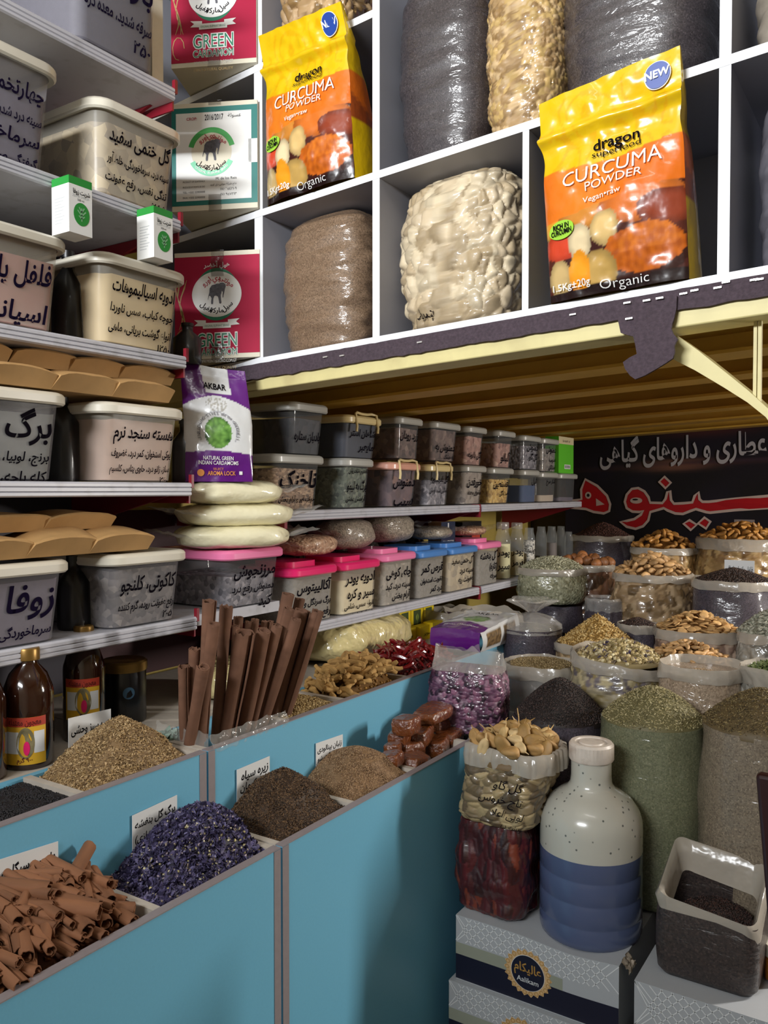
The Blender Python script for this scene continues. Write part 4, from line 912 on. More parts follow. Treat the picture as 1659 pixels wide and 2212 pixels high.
# ---------------------------------------------------------------- single pieces strewn by copying
def strew(base, places, group):
    for i, (loc, rot, s) in enumerate(places):
        o = base if i == 0 else base.copy()
        if i: COL.objects.link(o)
        o.location = loc; o.rotation_euler = rot; o.scale = (s, s, s)
        o['group'] = group
def scroll(b, R, L, turns, thick, m=0, seg=1, axis='x', shrink=.45, a0=0.0, both=False, wob=.0, seed=0, flare=None):
    """a strip of bark rolled up: constant section along its length"""
    n = int(16 * turns) + 1; out = []; inn = []
    for i in range(n):
        t = i / (n - 1); r = R * (1 - shrink * t); a = a0 + 2 * PI * turns * t
        out.append((r, a)); inn.append((r - thick, a))
    sec = out + inn[::-1]; rings = []
    for j in range(seg + 1):
        x = L * (j / seg - .5); k = (flare(j / seg) if flare else 1)
        rings.append([(x + (.0 if 0 < j < seg else wob * nz(a * 2, j, seed, 1)), r * k * math.cos(a), r * k * math.sin(a)) for r, a in sec])
    b.loft(rings, m, True, True)
M['cinnamon'] = mat('cinnamon bark', '#83573a', .8, var=.34, vs=26, bump=.3, bs=90, bdist=.002, stretch=(.3, 1, 1))
STK = []
for k in range(6):
    b = MB(); R = (.0105, .0085, .012, .0078, .0098, .009)[k]
    scroll(b, R, (.085, .075, .09, .08, .07, .088)[k], (1.15, 1.5, 1.05, 1.8, 1.3, 1.12)[k], .0011, a0=k * 1.3, wob=.004, seed=k, seg=3)
    STK.append(tag(b.build('cinnamon_stick', M['cinnamon'], ang=60), 'rolled brown cinnamon stick heaped in the lower bin beside the violet petals', 'cinnamon'))
rs = random.Random(5); pl = [[] for _ in STK]
for i in range(150):
    lay = i // 50
    fx = rs.random() ** .8; x = XW - .055 - .12 * fx; y = rs.uniform(.655, .915)
    zt = ZW + .000 + .085 * ((XW - x) / .2) ** .9 * (1 - .55 * ((y - .80) / .17) ** 2)
    z = zt - .020 + lay * .009
    pl[i % 6].append(((x, y, z), (rs.uniform(0, 6), rs.uniform(-.02, .36), rs.gauss(-.05, .42)), rs.uniform(.75, 1.35)))
for o, p in zip(STK, pl): strew(o, p, 'rolled cinnamon sticks in the lower bin')
heap('cinnamon_crumbs', 'loose cinnamon crumbs lying under the cinnamon sticks', 'crumbs', ('rect', XU + .002, XW - .017, .63, .938), lambda x, y: ZW - .03 + .085 * ((XW - x) / .2) * (1 - .55 * ((y - .80) / .17) ** 2), '#5a3015', [('flake', 500, .012, ['#7d4822', '#96592e', '#5f3418'], .6)])
# turmeric fingers
M['turmeric'] = mat('dry turmeric root', '#b08b52', .8, var=.22, vs=40, bump=.5, bs=70, bdist=.003)
TUR = []
for k in range(5):
    b = MB(); L = (.040, .048, .035, .052, .03)[k]; path = []; rad = []
    for i in range(9):
        t = i / 8; path.append((L * (t - .5), .006 * math.sin(PI * t) * (1 if k % 2 else -1), .002 * math.sin(5 * t + k))); rad.append(.0078 * (math.sin(PI * (.12 + .76 * t)) ** .4) * (1 + .15 * math.sin(9 * t + k)))
    b.tube(path, rad, 9); TUR.append(tag(b.build('turmeric_finger', M['turmeric']), 'dry ochre turmeric finger heaped behind the coriander seeds', 'turmeric'))
pl = [[] for _ in TUR]
for i in range(150):
    x = rs.uniform(-1.42, -1.275); y = rs.uniform(1.775, 2.06); zt = ZU - .01 + .075 * max(0, 1 - (math.hypot((x + 1.37) / .16, (y - 1.95) / .2)) ** 1.3)
    pl[i % 5].append(((x, y, zt - .004 + .012 * (i // 75)), (rs.uniform(0, 6), rs.gauss(.1, .3), rs.uniform(0, 6)), rs.uniform(.85, 1.2)))
for o, p in zip(TUR, pl): strew(o, p, 'turmeric fingers in the upper bin')
heap('turmeric_crumbs', 'ochre root crumbs lying under the turmeric fingers', 'crumbs', ('rect', -1.428, XB, 1.765, 2.06), cone(-1.37, 1.95, .16, .2, .07, ZU - .03, 1.3), '#6b4a1c', [('ball', 300, .01, ['#a57a38', '#87602a'], .5)])
# dried chillies
M['chilli'] = mat('dried chilli skin', '#690b11', .3, var=.3, vs=24, coat=.5, bump=.3, bs=40)
CHI = []
for k in range(4):
    b = MB(); L = (.07, .06, .08, .055)[k]; path = []; rad = []
    for i in range(9):
        t = i / 8; path.append((L * (t - .5), .012 * math.sin(2.4 * t + k), .004 * math.sin(4 * t + k))); rad.append(.0072 * (1 - t) ** .6 * (1 if i else .4) + .0008)
    b.tube(path, rad, 7); CHI.append(tag(b.build('dried_chilli', M['chilli']), 'dried red chilli heaped at the end of the upper counter bins', 'chilli'))
pl = [[] for _ in CHI]
for i in range(130):
    x = rs.uniform(-1.42, -1.275); y = rs.uniform(2.085, 2.37); zt = ZU - .005 + .055 * max(0, 1 - (math.hypot((x + 1.36) / .17, (y - 2.2) / .22)) ** 1.4)
    pl[i % 4].append(((x, y, zt + .010 * (i // 65)), (rs.uniform(0, 6), rs.gauss(0, .35), rs.uniform(0, 6)), rs.uniform(.85, 1.2)))
for o, p in zip(CHI, pl): strew(o, p, 'dried red chillies in the upper bin')
heap('chilli_flakes', 'dark red chilli flakes lying under the dried chillies', 'flakes', ('rect', -1.428, XB, 2.08, 2.375), cone(-1.36, 2.2, .17, .22, .055, ZU - .02, 1.4), '#3b0508', [('flake', 500, .014, ['#7a0d12', '#5a080c', '#96201c'], .7)])
# amber rock candy
def amber():
    m, nt, b = _new('amber rock candy'); vec = _coord(nt)
    n = _N(nt, 'ShaderNodeTexNoise', Scale=30, Detail=5); nt.links.new(vec, n.inputs['Vector'])
    r = _N(nt, 'ShaderNodeValToRGB'); r.color_ramp.elements[0].color = (*lin('#4b200c'), 1); r.color_ramp.elements[1].color = (*lin('#8d4f24'), 1)
    nt.links.new(n.outputs['Fac'], r.inputs['Fac']); nt.links.new(r.outputs['Color'], b.inputs['Base Color'])
    b.inputs['Roughness'].default_value = .22; b.inputs['Coat Weight'].default_value = .8; b.inputs['Subsurface Weight'].default_value = .3; b.inputs['Subsurface Radius'].default_value = (.02, .006, .002)
    _bump(nt, b, vec, 70, .9, .008, 6); return m
M['amber'] = amber()
CA = [(935, 1541, .135, .034, .09, 0), (878, 1566, .085, .044, .07, .1), (950, 1566, .13, .04, .08, -.1), (905, 1588, .10, .045, .08, .2), (966, 1590, .10, .045, .09, .1), (864, 1596, .07, .042, .06, 0), (880, 1618, .10, .040, .08, -.15), (940, 1612, .10, .05, .09, .2), (985, 1606, .06, .06, .08, 0), (845, 1640, .07, .034, .06, .2), (892, 1644, .10, .036, .08, 0), (940, 1640, .08, .05, .08, -.2), (850, 1618, .05, .03, .05, .3), (912, 1662, .06, .03, .05, .1)]
CL = ['longest amber candy slab lying on top of the heap', 'rounded amber candy lump just below the top slab', 'wide amber candy slab under the top slab', 'amber candy block in the middle of the heap', 'amber candy block near the rosebud bag', 'small amber candy lump at the upper outer side', 'amber candy slab low in the heap', 'big amber candy block low in the heap', 'upright amber candy piece by the pod sack', 'amber candy piece touching the sandy seeds', 'amber candy slab at the foot of the heap', 'dark amber candy block at the foot of the heap', 'small amber candy chip beside the slabs', 'lowest amber candy chip by the front panel']
for i, (px, py, w, h, d, yw) in enumerate(CA):
    p = onX(px, py, -1.155 + .02 * math.sin(i * 2.1) + (.03 if py > 1630 else 0)); r = random.Random(i)
    b = MB(); ring = [(math.cos(a) * w / 2 * r.uniform(.82, 1.05), math.sin(a) * d / 2 * r.uniform(.82, 1.05)) for a in [k * PI / 4 + r.uniform(-.2, .2) for k in range(8)]]
    ring = [(math.copysign(abs(x) ** .6 * (w / 2) ** .4, x), math.copysign(abs(y) ** .6 * (d / 2) ** .4, y)) for x, y in ring]
    b.loft([[(x * k, y * k, z + .004 * nz(x * 30, y * 30, z * 50 + i)) for x, y in ring] for k, z in ((.86, -h / 2), (1, -h * .3), (1.02, h * .25), (.9, h / 2))])
    o = b.build('rock_candy', M['amber'], loc=p, rot=(r.uniform(-.1, .1), r.uniform(-.1, .1), PI / 2 + yw), bev=.003); tag(o, CL[i], 'rock candy', 'amber rock candy pieces')
# ---------------------------------------------------------------- handwritten cards
def cardp(label, TL, TR, pyb, X, lines, tilt=.004):
    a, c = onX(*TL, X), onX(*TR, X); zb = onX(TL[0], pyb, X).z; w = c.y - a.y; sl = (c.z - a.z) / w
    root = Vector((X, a.y, zb)); h = a.z - zb
    g = lambda o: (lambda u, v: (o - tilt * 0 , u, v + sl * u))
    b = MB(); b.add([(dx, u, v + sl * u) for dx in (0, .0008) for u in (0, w) for v in (0, h)], [(0, 1, 3, 2), (4, 6, 7, 5), (0, 4, 5, 1), (2, 3, 7, 6), (0, 2, 6, 4), (1, 5, 7, 3)], 0)
    v = h - .004
    for s, sz in lines:
        v -= sz * .95; b.text(s, w - .006, v, sz, g(.0012), 1, 'r', wmax=w - .012, bold=.018, shear=.15); v -= sz * .12
    tag(b.build('price_card', [M['card'], M['ink']], loc=root, smooth=False), label, 'card')
cardp('white card standing behind the cinnamon sticks', (-6, 1858), (125, 1817), 1915, XU + .003, [('دارچین سیگاری', .026), ('کیلو خزان', .022)])
cardp('white card standing behind the violet petals', (285, 1762), (382, 1717), 1840, XU + .003, [('برگ گل بنفشه', .026), ('کاشان (خبازی)', .024)])
cardp('white card standing behind the dark brown seed heap', (511, 1663), (582, 1633), 1745, XU + .003, [('زیره سیاه', .025), ('راین کرمان', .022), ('۸۱', .02)])
cardp('white card standing behind the sandy brown seed heap', (682, 1606), (740, 1586), 1668, XU + .003, [('زنیان بینالودی', .022), ('درمیک گت شو', .020)])
cardp('white card standing behind the tan cumin heap', (147, 1552), (239, 1531), 1650, -1.426, [('زیره سبز وحشی', .032), ('۱', .03)])
# ---------------------------------------------------------------- bottles on the ledge behind the bins
M['honey'] = mat('dark amber glass', '#2a1107', .12, coat=1.0, crough=.05); M['gold_cap'] = mat('gold cap', '#8a6a34', .35, metal=.6)
M['lab_yellow'] = mat('yellow label', '#d9a92a', .5); M['lab_red'] = mat('red label band', '#b23c2a', .5); M['lab_photo'] = mat('label picture', '#7d7350', .6, var=.4, vs=60)
ZLg = ZU - .0055
def honey(label, pxc, X, r, h, lab, yaw, text):
    p = onX(pxc, 1600, X); root = thing('honey_bottle', label, 'bottle', (X, p.y, ZLg), yaw)
    b = MB(); b.lathe([(r * .92, 0), (r, .008), (r, h * .62), (r * .97, h * .66), (r * .75, h * .78), (r * .42, h * .86), (r * .40, h * .9)], 40); b.build('body', M['honey'], root)
    b = MB(); b.lathe([(r * .46, h * .895), (r * .48, h * .9), (r * .48, h * .985), (r * .44, h)], 28); b.build('cap', M['gold_cap'], root)
    if lab:
        z0, z1 = lab; b = MB(); ang = .86; rr = r + .0006
        f = lambda o: (lambda x, y: ((rr + o) * math.cos(x / rr), (rr + o) * math.sin(x / rr), y)); W = rr * ang
        b.grid(lambda u, v: f(0)((u - .5) * 2 * W, z0 + (z1 - z0) * v), 20, 2, 0); b.grid(lambda u, v: f(.0004)((u - .5) * 2 * W, z1 - .018 + .018 * v), 20, 1, 1)
        b.grid(lambda u, v: f(.0004)(-W * .88 + u * W * .62, z0 + .022 + (z1 - z0 - .05) * v), 8, 1, 2); b.grid(lambda u, v: f(.0004)(W * .42 + u * W * .5, z0 + .022 + (z1 - z0 - .05) * v), 8, 1, 2)
        b.ellipse(.002, (z0 + z1) / 2 - .004, .017, (z1 - z0) * .33, f(.0006), 3, 28)
        b.ellipse(.004, (z0 + z1) / 2 - .014, .006, .014, f(.001), 5, 14)
        b.text(text, 0, z1 - .0145, .017, f(.0008), 4, 'c', wfit=W * 1.5, bold=.02); b.text('۹۰۰ گرم', 0, z0 + .006, .011, f(.0008), 4, 'c', bold=.02)
        b.build('label', [M['lab_yellow'], M['lab_red'], M['card'], M['lab_photo'], mat('label maroon ink', '#5c1410', .5), M['lid_magenta']], root)
honey('dark honey bottle with bright yellow picture label above the black seeds', 62, -1.505, .048, .235, (.012, .105), -.75, 'معجون معتدله')
honey('dark honey bottle half hidden by the white card behind the tan cumin heap', 183, -1.56, .045, .25, (.05, .14), -.75, 'معجون معتدله')
honey('dark honey bottle cut by the photo edge above the black seeds', -42, -1.505, .046, .235, None, 0, '')
p = onX(268, 1560, -1.6); root = thing('tin_jar', 'black round tin with dull gold rim in the dark behind the cumin heap', 'jar', (-1.60, p.y, ZLg), -.7)
b = MB(); b.lathe([(.05, 0), (.052, .004), (.052, .12), (.05, .124)], 40); f = lambda x, y: (.0526 * math.cos(x / .0526), .0526 * math.sin(x / .0526), y); b.ellipse(.012, .075, .014, .014, f, 1, 24); b.build('body', [M['black'], mat('blue emblem print', '#39586e', .5)], root)
b = MB(); b.lathe([(.054, .122), (.055, .126), (.055, .142), (.05, .146)], 40); b.build('lid', M['gold_cap'], root)
# pale shredded leaves beside the bark
o = heap('shredded_leaf', 'pale green shredded leaf strips beside the tan cumin heap', 'leaves', ('disc', *onZ(368, 1595, .95).xy, .028), lambda x, y: ZU - .006 + 0 * x, '#4d5c52', [('petal', 70, .032, ['#7f9a8a', '#9db3a4', '#64806f'], .9)], nx=10)
# ---------------------------------------------------------------- cinnamon bark bundle
M['bark'] = mat('long cinnamon bark', '#6f4d3a', .85, var=.22, vs=14, bump=.45, bs=60, bdist=.003, stretch=(1, 1, .25))
BK = [((452, 1299), (436, 1592), 14.5, 0), ((490, 1310), (468, 1596), 13, .02), ((461, 1347), (428, 1606), 13.5, -.03), ((528, 1366), (486, 1604), 20.5, -.03), ((571, 1362), (522, 1598), 16, -.02), ((516, 1333), (500, 1580), 10.5, .03), ((509, 1352), (492, 1585), 9, .01), ((537, 1343), (510, 1580), 7.5, .03), ((552, 1338), (528, 1575), 8.5, .04), ((572, 1342), (540, 1570), 8, .05), ((585, 1342), (548, 1570), 7, .05),
      ((624, 1284), (560, 1580), 15, .05), ((649, 1294), (580, 1572), 11, .06), ((624, 1315), (548, 1592), 11.5, .01), ((653, 1319), (584, 1578), 16, .02), ((600, 1352), (536, 1596), 12.5, -.01), ((641, 1338), (556, 1600), 11, -.03), ((686, 1320), (606, 1572), 13.5, 0), ((396, 1440), (398, 1596), 13, .03), ((421, 1402), (412, 1598), 12, .03), ((440, 1440), (410, 1604), 13, -.04), ((668, 1326), (592, 1576), 9, .03)]
BL_ = ['tallest', 'straight', 'jointed', 'thickest', 'wide open', 'slim', 'thin', 'narrow curled', 'small curled', 'short curled', 'thinnest', 'high leaning', 'leaning back', 'leaning split', 'broad leaning', 'short leaning', 'forked leaning', 'outermost dark leaning', 'shadowed short', 'shadowed', 'slanting low', 'slim leaning']
for i, (tp, bt, rp, dy) in enumerate(BK):
    B_ = onX(bt[0], bt[1] + 6, -1.318 - max(0, dy) * .9); zc = depth(B_); T_ = at(tp[0], tp[1], zc - .05 + dy * .5)
    ax = (T_ - B_); L = ax.length; b = MB(); R = rp / FL * zc * 1.12
    scroll(b, R, L, (1.2, 1.7, 1.35)[i % 3], .0022, seg=6, a0=i * 1.7, wob=.007, seed=i * 3, shrink=.4, flare=lambda t, i=i: .88 + .14 * t + .05 * math.sin(7 * t + i))
    q = ax.to_track_quat('X', 'Z'); o = b.build('cinnamon_bark', M['bark'], ang=60); o.location = (B_ + T_) / 2; o.rotation_mode = 'QUATERNION'; o.rotation_quaternion = q
    tag(o, BL_[i] + ' rolled cinnamon bark quill of the upright bundle', 'cinnamon bark', 'upright cinnamon bark quills')
b = MB(); b.grid(lambda u, v: (XU - .012 + .012 * math.sin(v * 3) + .006 * nz(u * 12, v * 4, 1), 1.262 + u * .25, ZU - .03 + v * (.055 + .012 * nz(u * 9, 2, 2))), 60, 8)
b.grid(lambda u, v: (XU - .012 - .16 * u, 1.262 + .004 * nz(u * 9, v * 3, 6), ZU - .03 + v * (.06 + .012 * nz(u * 9, 5, 2))), 30, 6)
tag(b.build('clear_bag', M['film'], ang=80), 'crumpled clear bag around the foot of the cinnamon bark bundle', 'bag')
# ---------------------------------------------------------------- stepped platform under the sacks
plat = thing('display_platform', 'dark stepped platform hidden under the open sacks', 'platform', (-.4, 3.2, 0))
M['plank'] = mat('dark plank', '#3b2c22', .7, var=.2, vs=10, stretch=(.2, 1, 1))
STEP = [(3.92, 4.46, .98), (3.24, 3.918, .86), (2.84, 3.238, .78), (2.44, 2.838, .72), (2.03, 2.438, .42)]
for y0, y1, z in STEP:
    b = MB(); b.box(-1.235 if y0 < 3.2 else -1.49, .55, y0, y1, 0, z); 
    if y0 < 2.42: b = MB(); b.box(-1.04, .55, y0 + .14, y1, 0, z)
    pbuild(b, plat, 'step', M['plank'], smooth=False)
def stepz(y):
    for y0, y1, z in STEP:
        if y0 <= y <= y1 + .002: return z + .0008
    return .9
def sack(name, label, pl, pr, prim, Y, m, zb=None, bulge=1.06, rimm='rim', cuff=.018, drop=0.0, sq=2.2, seed=0, wr=.010, cat='sack', group=None, tilt=(0, 0), nofill=False, inner=None, top=0.0, lm=None):
    """open bag of goods: body follows the goods, its mouth is rolled outward. Returns root, centre and mouth radius"""
    c = onY((pl + pr) / 2, prim, Y); R = (pr - pl) / 2 / FL * depth(c); zr = c.z
    zb = stepz(Y) if zb is None else zb; h = zr - zb
    root = thing(name, label, cat, (c.x, c.y, zb), 0, group)
    cc = {}
    def P(a, r, z, k=1.0, body=False):
        ca, sa = math.cos(a), math.sin(a); e = 2 / sq
        if lm and body:
            bu, cl = lump(ca * r, sa * r, z, lm[0], lm[2], lm[3], seed * 3.1); r += lm[1] * (bu - .7); cc[len(cc)] = cl
        q = 1 + wr / R * (nz(ca * 2 + seed, sa * 2, z * 14) + .6 * nz(ca * 5 + seed, sa * 5, z * 34)) * k
        return (math.copysign(abs(ca) ** e, ca) * r * q, math.copysign(abs(sa) ** e, sa) * r * q, z + (tilt[0] * ca + tilt[1] * sa) * max(0, z / h) * 1.0)
    N = 56; prof = [(.80, 0), (.93, .02), (1.0, .10), (bulge, .35), (bulge, .62), (1.0, .88), (.985, 1.0)]
    nd = 14 if lm else 2; NB = 130 if lm else N
    fine = [tuple(prof[i][j] + (prof[i + 1][j] - prof[i][j]) * q / nd for j in (0, 1)) for i in range(len(prof) - 1) for q in range(nd)] + [prof[-1]]
    b = MB(); b.loft([[P(2 * PI * i / NB, R * .985 * k, h * t, 1, True) for i in range(NB)] for k, t in fine], 0, True, not nofill)
    if lm: b.c = cc; m = M['lumpy']
    b.build('bag', m, root, ang=70)
    if cuff:
        b = MB(); w = lambda i, s: .006 * nz(math.cos(i) * 3 + seed, math.sin(i) * 3, s)
        b.loft([[(lambda a: P(a, R * kr + w(a, s), h + dz + w(a, s + 3) * (1.2 if dz < 0 else .6)))(2 * PI * i / N) for i in range(N)] for s, (kr, dz) in enumerate([(.94, -.012), (.955, .006), (.99, .012 + top), (1.03, .004), (1.045, -cuff * .5), (1.035, -cuff)])], 0, False, False)
        b.build('rolled_rim', M[rimm], root, ang=80)
    return root, Vector((c.x, c.y, zr)), R
def dome(c, R, h, p=1.35, dz=0.0):
    return lambda x, y: c.z + dz + h * np.clip(1 - np.clip(np.sqrt((x - c.x) ** 2 + (y - c.y) ** 2) / R, 0, 1) ** p, 0, None)
def pile(base_list, c, R, h, n, lab_group, seed, size=1.0, tilt=.6, p=1.35, lift=.3, r0=.93):
    r = random.Random(seed); pls = [[] for _ in base_list]; pts = []
    tries = 0
    while len(pts) < n and tries < 6000:
        tries += 1; rr = R * r0 * math.sqrt(r.random()); a = r.uniform(0, 2 * PI); x, y = c.x + rr * math.cos(a), c.y + rr * math.sin(a)
        if all((x - q[0]) ** 2 + (y - q[1]) ** 2 > (R * 1.25 / math.sqrt(n)) ** 2 for q in pts): pts.append((x, y))
    f = dome(c, R, h, p)
    for i, (x, y) in enumerate(pts):
        z = float(f(np.array(x), np.array(y))) + lift
        pls[i % len(base_list)].append(((x, y, z), (r.gauss(0, tilt), r.gauss(0, tilt), r.uniform(0, 2 * PI)), size * r.uniform(.85, 1.15)))
    for o, q in zip(base_list, pls): strew(o, q, lab_group)
def nutmesh(name, label, cat, kind, m, sz, seed=0):
    b = MB()
    def f(u, v):
        a, t = 2 * PI * u, PI * v; r = math.sin(t); x, y, z = r * math.cos(a), r * math.sin(a), math.cos(t)
        if kind == 'almond': k = 1 - .25 * max(0, z); p = (x * .62 * k, y * .40 * k, z)
        elif kind == 'slice': p = (x * .72, y * .22, z * .95 + .18 * x * x)
        elif kind == 'cashew': p = (x * .42 + .35 * (z * z), y * .42, z)
        else: p = (x, y, z * .97)
        n = 1 + .10 * noise.noise(Vector((x * 1.8 + seed, y * 1.8, z * 1.8)))
        return (p[0] * n * sz, p[2] * n * sz, p[1] * n * sz)
    b.grid(f, 12, 8, wrap=True); return tag(b.build(name, m, ang=80), label, cat)
def nuts(name, label, cat, kind, m, sz, k=3):
    out = []
    for s in range(k):
        mm = m.copy() if s else m
        if s:
            for nd in mm.node_tree.nodes:
                if nd.type == 'VALTORGB':
                    for e in nd.color_ramp.elements: c = e.color; q = (.72, 1.2)[s - 1]; e.color = (min(1, c[0] * q), min(1, c[1] * q), min(1, c[2] * q * .97), 1)
        out.append(nutmesh(name, label, cat, kind, mm, sz, s * 7.3))
    return out
SK = dict(coat=.85, crough=.14, wrinkle=.4, wscale=13, wstretch=(1, 1, 2.5))
M['s_dark'] = speck('dark seeds in film', ['#39303a', '#47404a', '#2a242b', '#544b55'], 300, .6, .25, .001, **SK)
M['s_gold'] = speck('golden nuts in film', ['#8d6a3c', '#a98450', '#6f502a', '#bf9a64'], 50, .6, .9, .01, **SK)
M['s_tan'] = speck('tan nuts in film', ['#9a7f5a', '#b79b74', '#7b6342', '#cbb28a'], 52, .6, .9, .01, **SK)
M['s_pale'] = speck('pale almonds in film', ['#a88c76', '#c0a68e', '#8a705c', '#d3bca4'], 55, .6, .9, .008, **SK)
M['s_herb'] = speck('pale green herb in film', ['#8a8a6c', '#a3a386', '#6f6f54', '#bcbb9e'], 110, .7, .7, .005, **SK)
M['s_ball'] = speck('brown balls in film', ['#5d3f2b', '#74523a', '#46301f', '#876549'], 30, .6, .9, .01, **SK)
M['s_flower'] = speck('mixed dried flowers in film', ['#8b8064', '#a99e80', '#6b6150', '#c2b78f', '#78706c', '#9a8b4e'], 48, .7, 1.0, .01, **SK)
M['s_green'] = speck('green powdery seeds in film', ['#5f634a', '#6c6f54', '#52563e', '#7d7d62'], 330, .7, .35, .001, **SK)
M['s_greybrown'] = speck('grey brown seeds in film', ['#6f6353', '#7f7260', '#5d5244', '#8f826d'], 330, .7, .3, .001, **SK)
M['s_beige'] = speck('beige seeds in film', ['#8d7a66', '#a18d76', '#776551', '#b4a088'], 280, .7, .3, .001, **SK)
M['s_grey'] = speck('grey flakes in film', ['#7f7c72', '#96938a', '#66635b', '#aca9a0'], 60, .7, .8, .006, **SK)
M['s_rose'] = speck('dried rosebuds in film', ['#633a56', '#7d5470', '#4a2843', '#96708a', '#6e3f5e'], 62, .6, 1.0, .008, coat=.9, crough=.1, wrinkle=.9, wscale=14, wstretch=(1, 1, 1.5))
M['s_chilli'] = speck('dried chillies in film', ['#3d0a0e', '#521015', '#2c060a', '#480d12', '#7a3216', '#420b10'], 52, .5, .9, .006, coat=1.0, crough=.08, stretch=(1.5, 1.2, .6), wrinkle=.9, wscale=16, wstretch=(1.5, 1.5, 1))
M['s_pod'] = speck('tan pods in film', ['#8d7a5a', '#a8946e', '#6d5c42', '#bca980', '#5d4e3a'], 34, .6, 1.0, .014, coat=.9, crough=.1, stretch=(1, 1, .7), wrinkle=.7, wscale=14, wstretch=(1, 1, 2))
M['nut_gold'] = mat('golden nut', '#b4803f', .5, var=.2, vs=60, coat=.2); M['nut_tan'] = mat('tan nut', '#b99262', .55, var=.2, vs=60); M['nut_pale'] = mat('pale almond slice', '#c8a06a', .6, var=.15, vs=60); M['nut_ball'] = mat('brown dried lime', '#8d5a33', .55, var=.25, vs=40, bump=.3, bs=60)
# back row
R_, c, R = sack('spice_sack', 'dark red seed sack below the banner letter beside the glass jars', 1240, 1364, 1160, 4.2, M['s_dark'], seed=1)
heap('seed_heap', 'dark reddish seed heap in the sack beside the glass jars', 'seeds', ('disc', c.x, c.y, R * .93), dome(c, R, .075), '#3a231f', [('ball', 1400, .006, ['#4f2f28', '#3b221d', '#613c32'], .5)])
R_, c, R = sack('nut_sack', 'golden almond sack under the banner between dark and pale nut sacks', 1366, 1502, 1186, 4.02, M['s_gold'], seed=2, lm=(.024, .005, ['#7d5f38', '#97784a', '#654a28', '#a98c5c'], 1.2))
tag(heap('filling', None, None, ('disc', c.x - R_.location.x, c.y - R_.location.y, R * .92), lambda x, y: (c.z - R_.location.z) + .06 * np.clip(1 - np.sqrt(x * x + y * y) / R, 0, 1), '#6b4418', [], parent=R_))
pile(nuts('almond', 'golden brown almond heaped in the sack under the red banner word', 'nut', 'almond', M['nut_gold'], .022), c, R, .085, 62, 'golden almonds in the back sack', 3, lift=.004)
R_, c, R = sack('nut_sack', 'largest back sack of golden nuts at the photo edge under the banner', 1514, 1690, 1166, 4.08, M['s_gold'], seed=3, lm=(.026, .005, ['#7d5f38', '#97784a', '#654a28', '#a98c5c'], 1.1), cuff=.04)
tag(heap('filling', None, None, ('disc', 0, 0, R * .92), lambda x, y: (c.z - R_.location.z) + .05 * np.clip(1 - np.sqrt(x * x + y * y) / R, 0, 1), '#7a5524', [], parent=R_))
pile(nuts('nut', 'pale golden nut heaped in the largest back sack under the banner', 'nut', 'cashew', M['nut_gold'], .022), c, R, .075, 70, 'pale golden nuts in the largest back sack', 4, lift=.004)
# second row
R_, c, R = sack('lime_sack', 'sack of round brown dried limes behind the pale green herb sack', 1205, 1326, 1222, 3.6, M['s_ball'], seed=4, lm=(.040, .006, ['#5d3f2b', '#6b4832', '#46301f', '#785539'], 1))
pile(nuts('dried_lime', 'round brown dried lime heaped behind the pale green herb sack', 'dried lime', 'ball', M['nut_ball'], .022), c, R, .035, 17, 'dried limes in their sack', 5, lift=.010, r0=.85)
tag(heap('filling', None, None, ('disc', 0, 0, R * .92), lambda x, y: (c.z - R_.location.z) + .01 + 0 * x, '#4a2d18', [], parent=R_))
R_, c, R = sack('nut_sack', 'sack of tan split nuts in the second row left of the peppercorns', 1328, 1490, 1242, 3.42, M['s_tan'], seed=5, lm=(.024, .005, ['#8a7150', '#a38864', '#6f5839', '#b69c78'], 1.2))
tag(heap('filling', None, None, ('disc', 0, 0, R * .92), lambda x, y: (c.z - R_.location.z) + .055 * np.clip(1 - np.sqrt(x * x + y * y) / R, 0, 1), '#7a5b36', [], parent=R_))
pile(nuts('split_nut', 'tan split nut heaped in the sack beside the peppercorn sack', 'nut', 'almond', M['nut_tan'], .020), c, R, .085, 78, 'tan split nuts in the second row sack', 6, lift=.004)
R_, c, R = sack('pepper_sack', 'wide open dark peppercorn sack with a white written card', 1502, 1668, 1256, 3.3, M['s_dark'], seed=6, cuff=.022, zb=.861)
heap('pepper_heap', 'black peppercorn heap behind the tan nut sack with a white card stuck in', 'pepper', ('disc', c.x, c.y, R * .93), dome(c, R, .05), '#241a18', [('ball', 1500, .0058, ['#33241f', '#251a17', '#463229'], .5)])
def standing_card(label, TL, TR, pyb, Y, lines, m='card'):
    a, d = onY(*TL, Y), onY(*TR, Y); zb = onY(TL[0], pyb, Y).z; w = d.x - a.x; h = a.z - zb
    b = MB(); b.box(0, w, 0, .0008, 0, h, 0); v = h - .004
    for s, sz in lines: v -= sz * .95; b.text(s, w - .006, v, sz, lambda x, y: (x, -.0006, y), 1, 'r', wmax=w - .012, bold=.016, shear=.12); v -= sz * .1
    tag(b.build('price_card', [M[m], M['ink']], loc=(a.x, a.y, zb), smooth=False), label, 'card')
standing_card('white card stuck into the peppercorn heap', (1565, 1209), (1630, 1211), 1262, 3.38, [('فلفل دانه اسپانیائی', .045), ('هندی', .04)])
standing_card('dim card stuck into the largest golden nut sack under the banner', (1586, 1122), (1630, 1126), 1150, 4.2, [('بادام', .03)], 'strip')
R8, c8, Rb = sack('grey_bag', 'dark violet grey bag carrying the pale green herb sack', 1140, 1264, 1302, 3.5, M['s_dark'], seed=8, cuff=0, zb=.861)
R_, c, R = sack('herb_sack', 'pale green herb sack standing on a dark bag at the end of the lower shelf', 1122, 1266, 1230, 3.46, M['s_herb'], seed=7, zb=1.012, cuff=.016)
